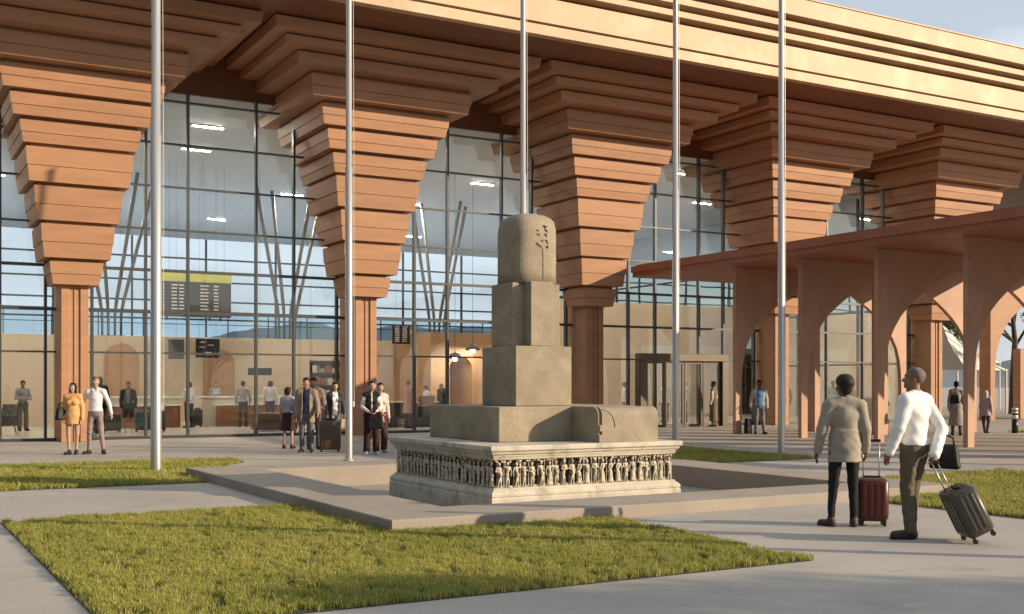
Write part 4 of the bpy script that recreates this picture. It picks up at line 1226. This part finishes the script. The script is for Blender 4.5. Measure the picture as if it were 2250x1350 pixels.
def cartube(pts, r, m, name, t):
    b = MB(); b.smooth = True; b.tube(pts, r, 7); b.build(name, m, t)

WH = (.78, .77, .75); NAVY = (.022, .032, .065); GREYT = (.17, .15, .145); DK = (.016, .017, .02); PALE = (.40, .27, .20); TAN = (.33, .19, .125); BRN = (.12, .065, .042)
HB = (.018, .012, .009); HBR = (.07, .04, .022); HL = (.20, .12, .06)

# foreground pair
person('person in a grey-beige blazer and black trousers seen from behind, gripping the maroon suitcase', (9.79, 9.46, 0), R(-33), 1.715, False, BRN, ('round', (.028, .02, .014)),
       [('shirt', (.35, .33, .3), .98, {}), ('jacket', (.335, .295, .245), .76, {'o': .02, 'flare': .19, 'collar': 1, 'wr': .006})], ('tight', DK), (.05, .04, .037),
       dict(ankL=(-.16, -.02, .085), toeL=(-.25, .10, .03), kneeL=(-.125, .0, .50), ankR=(.10, -.03, .085), toeR=(.13, .12, .03), elL=(-.265, -.03, 1.14), wrL=(-.31, .0, .89), elR=(.24, -.02, 1.14), wrR=(.262, .06, .90)), R(24), 0, .008)
person('person in a white jumper and khaki trousers with a black shoulder bag, back turned', (9.65, 8.34, 0), R(8), 1.80, False, (.24, .13, .085), ('crop', (.16, .125, .11)),
       [('shirt', WH, .965, {'o': .019, 'collar': 1, 'wr': .005})], ('trousers', (.125, .098, .072)), (.04, .022, .016),
       dict(ankL=(-.075, .0, .085), toeL=(-.21, .09, .03), kneeL=(-.08, .03, .50), ankR=(.045, .06, .085), toeR=(-.09, .17, .03), kneeR=(.06, .06, .5), elL=(-.25, .01, 1.14), wrL=(-.275, .10, .90), elR=(.235, -.17, 1.12), wrR=(-.02, -.25, .87)), R(28), R(4), .008)
bag('black leather bag hanging at the hip of the person in the white jumper', (9.90, 8.15, .74), R(-58), (.32, .18, .26), (.018, .016, .014),
    [(-.02, .0, .22), (-.06, .02, .45), (-.12, .03, .63), (-.185, .045, .733), (-.225, .06, .755), (-.255, .10, .72)])
suitcase('maroon upright suitcase with an extended steel handle', (10.13, 9.36, 0), R(-38), (.075, .016, .013), (.34, .24, .50), .42)
suitcase('dark suitcase tilted back on its wheels behind the person in the white jumper', (10.02, 7.82, .045), R(-120), (.062, .052, .042), (.40, .28, .52), .33, R(26), (.03, .028, .026))

# couple in front of the leftmost column
person('long-haired person in a short orange coat with bare legs before the leftmost column', (4.24, 28.04, 0), R(158), 1.66, True, PALE, ('long', HB),
       [('coat', (.62, .34, .14), .74, {'o': .018, 'flare': .19})], None, (.02, .016, .015),
       dict(ankL=(-.07, -.02, .085), toeL=(-.09, .13, .03), ankR=(.08, .03, .085), toeR=(.14, .16, .03), wrL=(-.235, .05, .88)), R(-12))
bag('black handbag at the side of the person in the orange coat', (4.02, 28.12, .80), R(20), (.34, .16, .30), (.012, .011, .011), [(.1, 0, .25), (.16, 0, .42), (.19, 0, .58)])
person('fair-haired person in a white shirt and grey trousers next to the orange coat', (4.73, 27.96, 0), R(152), 1.80, False, PALE, ('short', HL),
       [('shirt', (.70, .70, .72), .97, {'o': .008, 'collar': 1})], ('tight', (.27, .215, .205)), (.025, .015, .013),
       dict(ankL=(-.17, -.02, .085), toeL=(-.24, .12, .03), ankR=(.16, -.02, .085), toeR=(.22, .12, .03), kneeL=(-.13, .02, .5), kneeR=(.13, .02, .5), elR=(.30, -.04, 1.20), wrR=(.42, -.02, 1.10), elL=(-.29, -.03, 1.16), wrL=(-.36, .03, .93)), R(8))
# traveller group
person('person with bobbed hair in a grey blouse and dark brown skirt seen from behind', (9.38, 27.92, 0), R(-38), 1.56, True, PALE, ('bob', (.05, .016, .013)),
       [('shirt', (.36, .36, .42), .97, {'short': 1, 'o': .012})], ('skirt', (.055, .025, .022), .52, .21), (.02, .014, .012), None, R(-30))
person('person in an unbuttoned tan overcoat over navy, standing beside the big brown suitcase', (9.26, 26.2, 0), R(150), 1.78, False, TAN, ('short', (.035, .012, .01)),
       [('shirt', NAVY, .90, {'o': .012}), ('coat', (.27, .20, .165), .70, {'o': .026, 'open': .075, 'flare': .20, 'collar': 1})], ('trousers', (.13, .125, .145)), (.02, .017, .016),
       dict(elR=(.25, -.02, 1.14), elL=(-.255, .0, 1.14), wrL=(-.29, .13, .95)), R(-14))
person('person in a brown jacket and dark scarf looking down, half hidden by the overcoat', (9.80, 27.2, 0), R(170), 1.80, False, TAN, ('short', HB),
       [('shirt', DK, .95, {'o': .010}), ('jacket', (.20, .15, .125), .84, {'o': .022, 'open': .06, 'collar': 1})], ('trousers', (.10, .095, .10)), DK,
       dict(elR=(.25, .02, 1.13), wrR=(.16, .22, 1.02), elL=(-.25, .02, 1.13), wrL=(-.12, .24, 1.02)), R(-20), R(-12))
suitcase('large dark brown suitcase standing upright in front of the traveller group', (9.80, 26.05, 0), R(-24), (.085, .055, .035), (.50, .30, .70), .03, 0, (.03, .02, .016), False)
person('person in an open dark cardigan over white, walking right of the brown suitcase', (10.9, 28.6, 0), R(165), 1.68, True, PALE, ('short', HB),
       [('shirt', WH, .95, {'o': .008}), ('jacket', (.05, .047, .055), .72, {'o': .022, 'open': .07})], ('trousers', (.32, .28, .27)), DK,
       dict(ankL=(-.09, .12, .085), toeL=(-.10, .27, .04), kneeL=(-.10, .12, .51), ankR=(.09, -.16, .10), toeR=(.10, -.02, .03), kneeR=(.10, .0, .5), wrL=(-.25, .10, .90)))
bag('pale shopping bag in the hand of the person in the dark cardigan', (11.08, 28.42, .42), R(0), (.26, .1, .30), (.40, .30, .2), None, True, 'bag', 'shopping_bag')
person('person in a black waistcoat with white sleeves standing beside the second column', (10.27, 24.6, 0), R(165), 1.70, True, PALE, ('bun', HB),
       [('shirt', (.76, .66, .62), .97, {'o': .010}), ('waistcoat', DK, .95, {'o': .018, 'vest': 1, 'open': .012})], ('wide', (.045, .018, .018)), (.62, .6, .58),
       dict(elR=(.23, .0, 1.14), wrR=(.10, .20, 1.03), elL=(-.23, .0, 1.14), wrL=(-.08, .21, 1.02)), R(10))
bag('black tote bag hanging in front of the person in the black waistcoat', (10.27, 24.36, .60), R(-20), (.40, .14, .40), (.012, .011, .012), None, True, 'bag', 'tote_bag')
person('person in a pale pink shirt with a dusty pink bag behind the black waistcoat', (10.75, 25.2, 0), R(185), 1.66, True, PALE, ('short', HB),
       [('shirt', (.68, .48, .43), .92, {'o': .014})], ('wide', (.07, .03, .03)), (.62, .6, .58), dict(elR=(.23, .02, 1.13), wrR=(.12, .2, 1.0)), R(-25))
bag('dusty pink round bag held against the hip beside the black tote', (10.62, 25.0, .72), R(10), (.28, .16, .32), (.42, .20, .17), None, False, 'bag', 'sling_bag')
person('person in a long grey coat queueing behind the pink shirt', (13.4, 31.9, 0), R(150), 1.70, False, TAN, ('short', HBR),
       [('shirt', (.7, .6, .56), .95, {}), ('coat', (.22, .20, .19), .50, {'o': .024, 'open': .05, 'flare': .22})], ('trousers', (.16, .14, .14)), DK)
person('grey-haired person in a black waistcoat at the shop counter', (16.53, 38.9, .012), R(-60), 1.66, False, TAN, ('crop', (.30, .29, .28)),
       [('shirt', (.62, .5, .46), .95, {}), ('waistcoat', DK, .85, {'o': .018, 'vest': 1})], ('trousers', DK), DK, dict(elR=(.24, .05, 1.14), wrR=(.2, .27, 1.0)), R(60))
person('person in a salmon pink coat holding a wide pink box at the shop counter', (17.5, 38.4, .012), R(-75), 1.76, True, (.45, .27, .19), ('short', (.22, .12, .05)),
       [('coat', (.60, .33, .24), .55, {'o': .02, 'flare': .24})], ('trousers', (.1, .07, .06)), DK, dict(elR=(.24, .04, 1.14), wrR=(.16, .28, 1.05), elL=(-.24, .04, 1.14), wrL=(-.14, .30, 1.04)), R(40))
t = empty('gift_box', 'pale pink box on the shop counter in front of the salmon coat', 'box', (18.25, 38.45, .95), R(-10)); PINKB = cloth((.62, .38, .30))
m = MB(); m.bbox(-.30, .30, -.14, .14, -.14, .22, .01); m.build('box_body', PINKB, t); m = MB(); m.bbox(-.31, .31, -.15, .15, .22, .27, .01); m.build('lid', PINKB, t)
person('hunched person in black at the shop wall, left of the monument', (21.0, 42.7, .012), R(20), 1.66, False, TAN, ('crop', (.22, .16, .11)),
       [('jacket', DK, .72, {'o': .045, 'flare': .26})], ('trousers', DK), DK, None, R(30), R(-20))
person('person in a white blouse next to the hunched person in black', (20.0, 42.1, .012), R(-80), 1.58, True, TAN, ('bun', HBR), [('shirt', WH, .90, {'o': .014})], ('trousers', DK), DK)

# inside the hall, left to right
person('person with folded arms in wide grey trousers at the far left of the hall', (4.83, 42.79, .012), R(-165), 1.74, False, TAN, ('short', HBR),
       [('shirt', (.30, .28, .27), .93, {'o': .012})], ('wide', (.16, .145, .13)), DK, dict(elR=(.25, .03, 1.14), wrR=(-.04, .20, 1.17), elL=(-.25, .03, 1.12), wrL=(.05, .22, 1.12)), R(-30))
person('tall dark-clothed person behind the fair-haired one in the white shirt, inside the glass', (6.4, 37.2, .012), R(150), 1.86, False, BRN, ('bob', HB),
       [('coat', (.03, .026, .024), .62, {'o': .026, 'flare': .22})], ('trousers', DK), (.7, .7, .68))
person('young person in dark shorts and white shoes beside the teal green suitcase', (7.71, 39.44, .012), R(165), 1.70, False, TAN, ('short', HB),
       [('shirt', (.26, .20, .18), .93, {'o': .010, 'short': 1}), ('jacket', DK, .90, {'o': .022, 'open': .07})], ('shorts', DK), (.72, .72, .70))
suitcase('low dark olive suitcase lying left of the person in dark shorts', (7.15, 39.9, .012), R(5), (.05, .052, .035), (.80, .3, .58), .02, 0, (.03, .03, .025), False)
suitcase('wide teal green suitcase right of the person in dark shorts', (8.55, 40.0, .012), R(-5), (.035, .085, .075), (1.0, .35, .66), .02, 0, (.02, .03, .03), False)
person('person in a white blouse and black trousers leaning on the left check-in counter', (10.6, 43.0, .012), R(25), 1.72, True, BRN, ('bob', HB), [('shirt', WH, .92, {'o': .014})], ('trousers', DK), DK,
       dict(elL=(-.22, .08, 1.15), wrL=(-.12, .26, 1.12)))
person('clerk in pale grey with tied-back hair behind the long check-in counter', (12.2, 45.2, .012), R(175), 1.70, True, PALE, ('bun', HB), [('shirt', (.50, .50, .47), .93, {'o': .012})], ('skirt', DK, .5, .19), DK)
person('person in a grey shirt seen from behind at the long check-in counter', (12.51, 42.5, .012), R(-12), 1.74, False, TAN, ('short', HB), [('shirt', (.40, .39, .40), .96, {'o': .014})], ('trousers', (.06, .055, .06)), DK,
       dict(elL=(-.27, .03, 1.15), wrL=(-.25, .1, .92), elR=(.27, .03, 1.15), wrR=(.26, .1, .92)))
person('person in a white shirt bending over the long check-in counter, seen from behind', (13.6, 42.6, .012), R(-25), 1.76, False, BRN, ('bob', (.035, .015, .012)), [('shirt', (.70, .69, .66), .97, {'o': .016})], ('trousers', (.06, .06, .08)), DK, None, R(-40), R(-14))
t = suitcase('small black suitcase standing at the end of the long check-in counter', (11.05, 43.5, .012), R(0), (.02, .018, .018), (.34, .24, .62), .03, 0, DK, False)

# right side
person('small figure in white and violet behind the third column', (28.4, 40.0, .012), R(-120), 1.70, True, BRN, ('bun', HB), [('shirt', (.66, .64, .60), .9, {'o': .014})], ('skirt', (.17, .14, .22), .3, .22), DK, None, 0, 0, .016)
person('person in a white shirt and headscarf inside the doors, left of the fourth flagpole', (30.0, 39.3, .012), R(120), 1.66, False, BRN, ('scarf', WH), [('shirt', WH, .85, {'o': .016})], ('trousers', (.07, .05, .04)), DK, None, 0, 0, .016)
person('person in a white shirt inside the doors, just right of the fourth flagpole', (31.0, 39.2, .012), R(70), 1.72, False, BRN, ('short', HB), [('shirt', (.74, .71, .66), .88, {'o': .02})], ('trousers', (.085, .055, .04)), DK, None, 0, 0, .016)
person('person in a long brown tunic leaning near the door jamb', (28.44, 34.2, 0), R(30), 1.74, False, BRN, ('short', HB), [('shirt', (.66, .6, .52), .95, {}), ('tunic', (.16, .115, .08), .22, {'o': .02, 'vest': 1, 'flare': .21})], ('trousers', (.16, .11, .08)), DK, None, R(30), 0, .016)
person('person in a light blue shirt by the first arch pier holding a garment bag', (25.5, 28.35, 0), R(150), 1.76, False, BRN, ('short', HB), [('shirt', (.13, .27, .52), .93, {'o': .012}), ('jacket', (.45, .42, .42), .90, {'o': .022, 'open': .10})], ('trousers', (.21, .20, .23)), DK,
       dict(ankL=(-.15, .02, .085), toeL=(-.2, .15, .03), ankR=(.12, -.02, .085), elR=(.26, -.02, 1.15), wrR=(.29, .02, .90)))
bag('long black garment bag held down beside the light blue shirt', (25.16, 28.52, .02), R(25), (.36, .18, .88), (.012, .012, .013), None, True, 'bag', 'garment_bag')
person('person with a dark bag sitting low behind the second arch pier', (34.2, 36.4, .012), R(120), 1.68, False, BRN, ('short', HB), [('shirt', (.26, .24, .24), .9, {'o': .012})], ('trousers', (.2, .15, .1)), DK, None, 0, 0, .016)
person('person in brown and cream print between the arch legs', (36.6, 37.2, .012), R(200), 1.60, True, BRN, ('bun', HB), [('tunic', (.32, .20, .12), .5, {'o': .018, 'flare': .22})], ('trousers', DK), DK, None, 0, 0, .016)
person('slim person in grey seen just left of the grey-beige blazer', (38.2, 37.6, .012), R(150), 1.76, False, BRN, ('short', HB), [('shirt', (.42, .40, .40), .9, {'o': .012})], ('trousers', (.15, .13, .13)), DK, None, 0, 0, .016)
person('person in lilac grey near the terracotta desk between the two foreground figures', (37.6, 34.1, 0), R(170), 1.72, False, BRN, ('short', HB), [('shirt', (.40, .38, .46), .9, {'o': .014})], ('trousers', (.2, .18, .2)), DK, None, 0, 0, .016)
person('person in a long pale mauve robe walking away under the arches', (30.38, 24.57, 0), R(-42), 1.72, True, BRN, ('short', HB), [('tunic', (.42, .36, .34), .95, {'o': .03, 'flare': .22}), ('robe', (.36, .31, .30), .32, {'o': .018, 'vest': 1, 'flare': .26})], ('trousers', (.10, .09, .09)), DK,
       dict(ankL=(-.09, .14, .085), toeL=(-.1, .28, .03), ankR=(.1, -.16, .10), toeR=(.1, -.02, .03)))
bag('dark round bag on the back of the person in the mauve robe', (30.16, 24.45, 1.02), R(-42), (.30, .16, .28), (.02, .017, .018), None, False)
person('child in lilac with a pale headscarf walking beside the nearest arch pier', (32.66, 25.23, 0), R(-70), 1.42, True, BRN, ('scarf', (.55, .47, .50)), [('tunic', (.48, .40, .46), .72, {'o': .02, 'flare': .2})], ('trousers', (.09, .07, .09)), DK,
       dict(ankL=(-.09, .14, .085), toeL=(-.1, .28, .03), ankR=(.1, -.16, .10), toeR=(.1, -.02, .03)))
# reception desk between the foreground figures
t = empty('reception_desk', 'terracotta reception desk on the porch paving between the foreground figures', 'desk', (37.4, 35.6, .012))
m = MB(); m.bbox(-.9, .9, -.3, .3, 0, 1.0, .015); m.build('body', WOOD, t); m = MB(); m.bbox(-.95, .95, -.35, .35, 1.0, 1.06, .01); m.build('counter_top', STEEL, t)
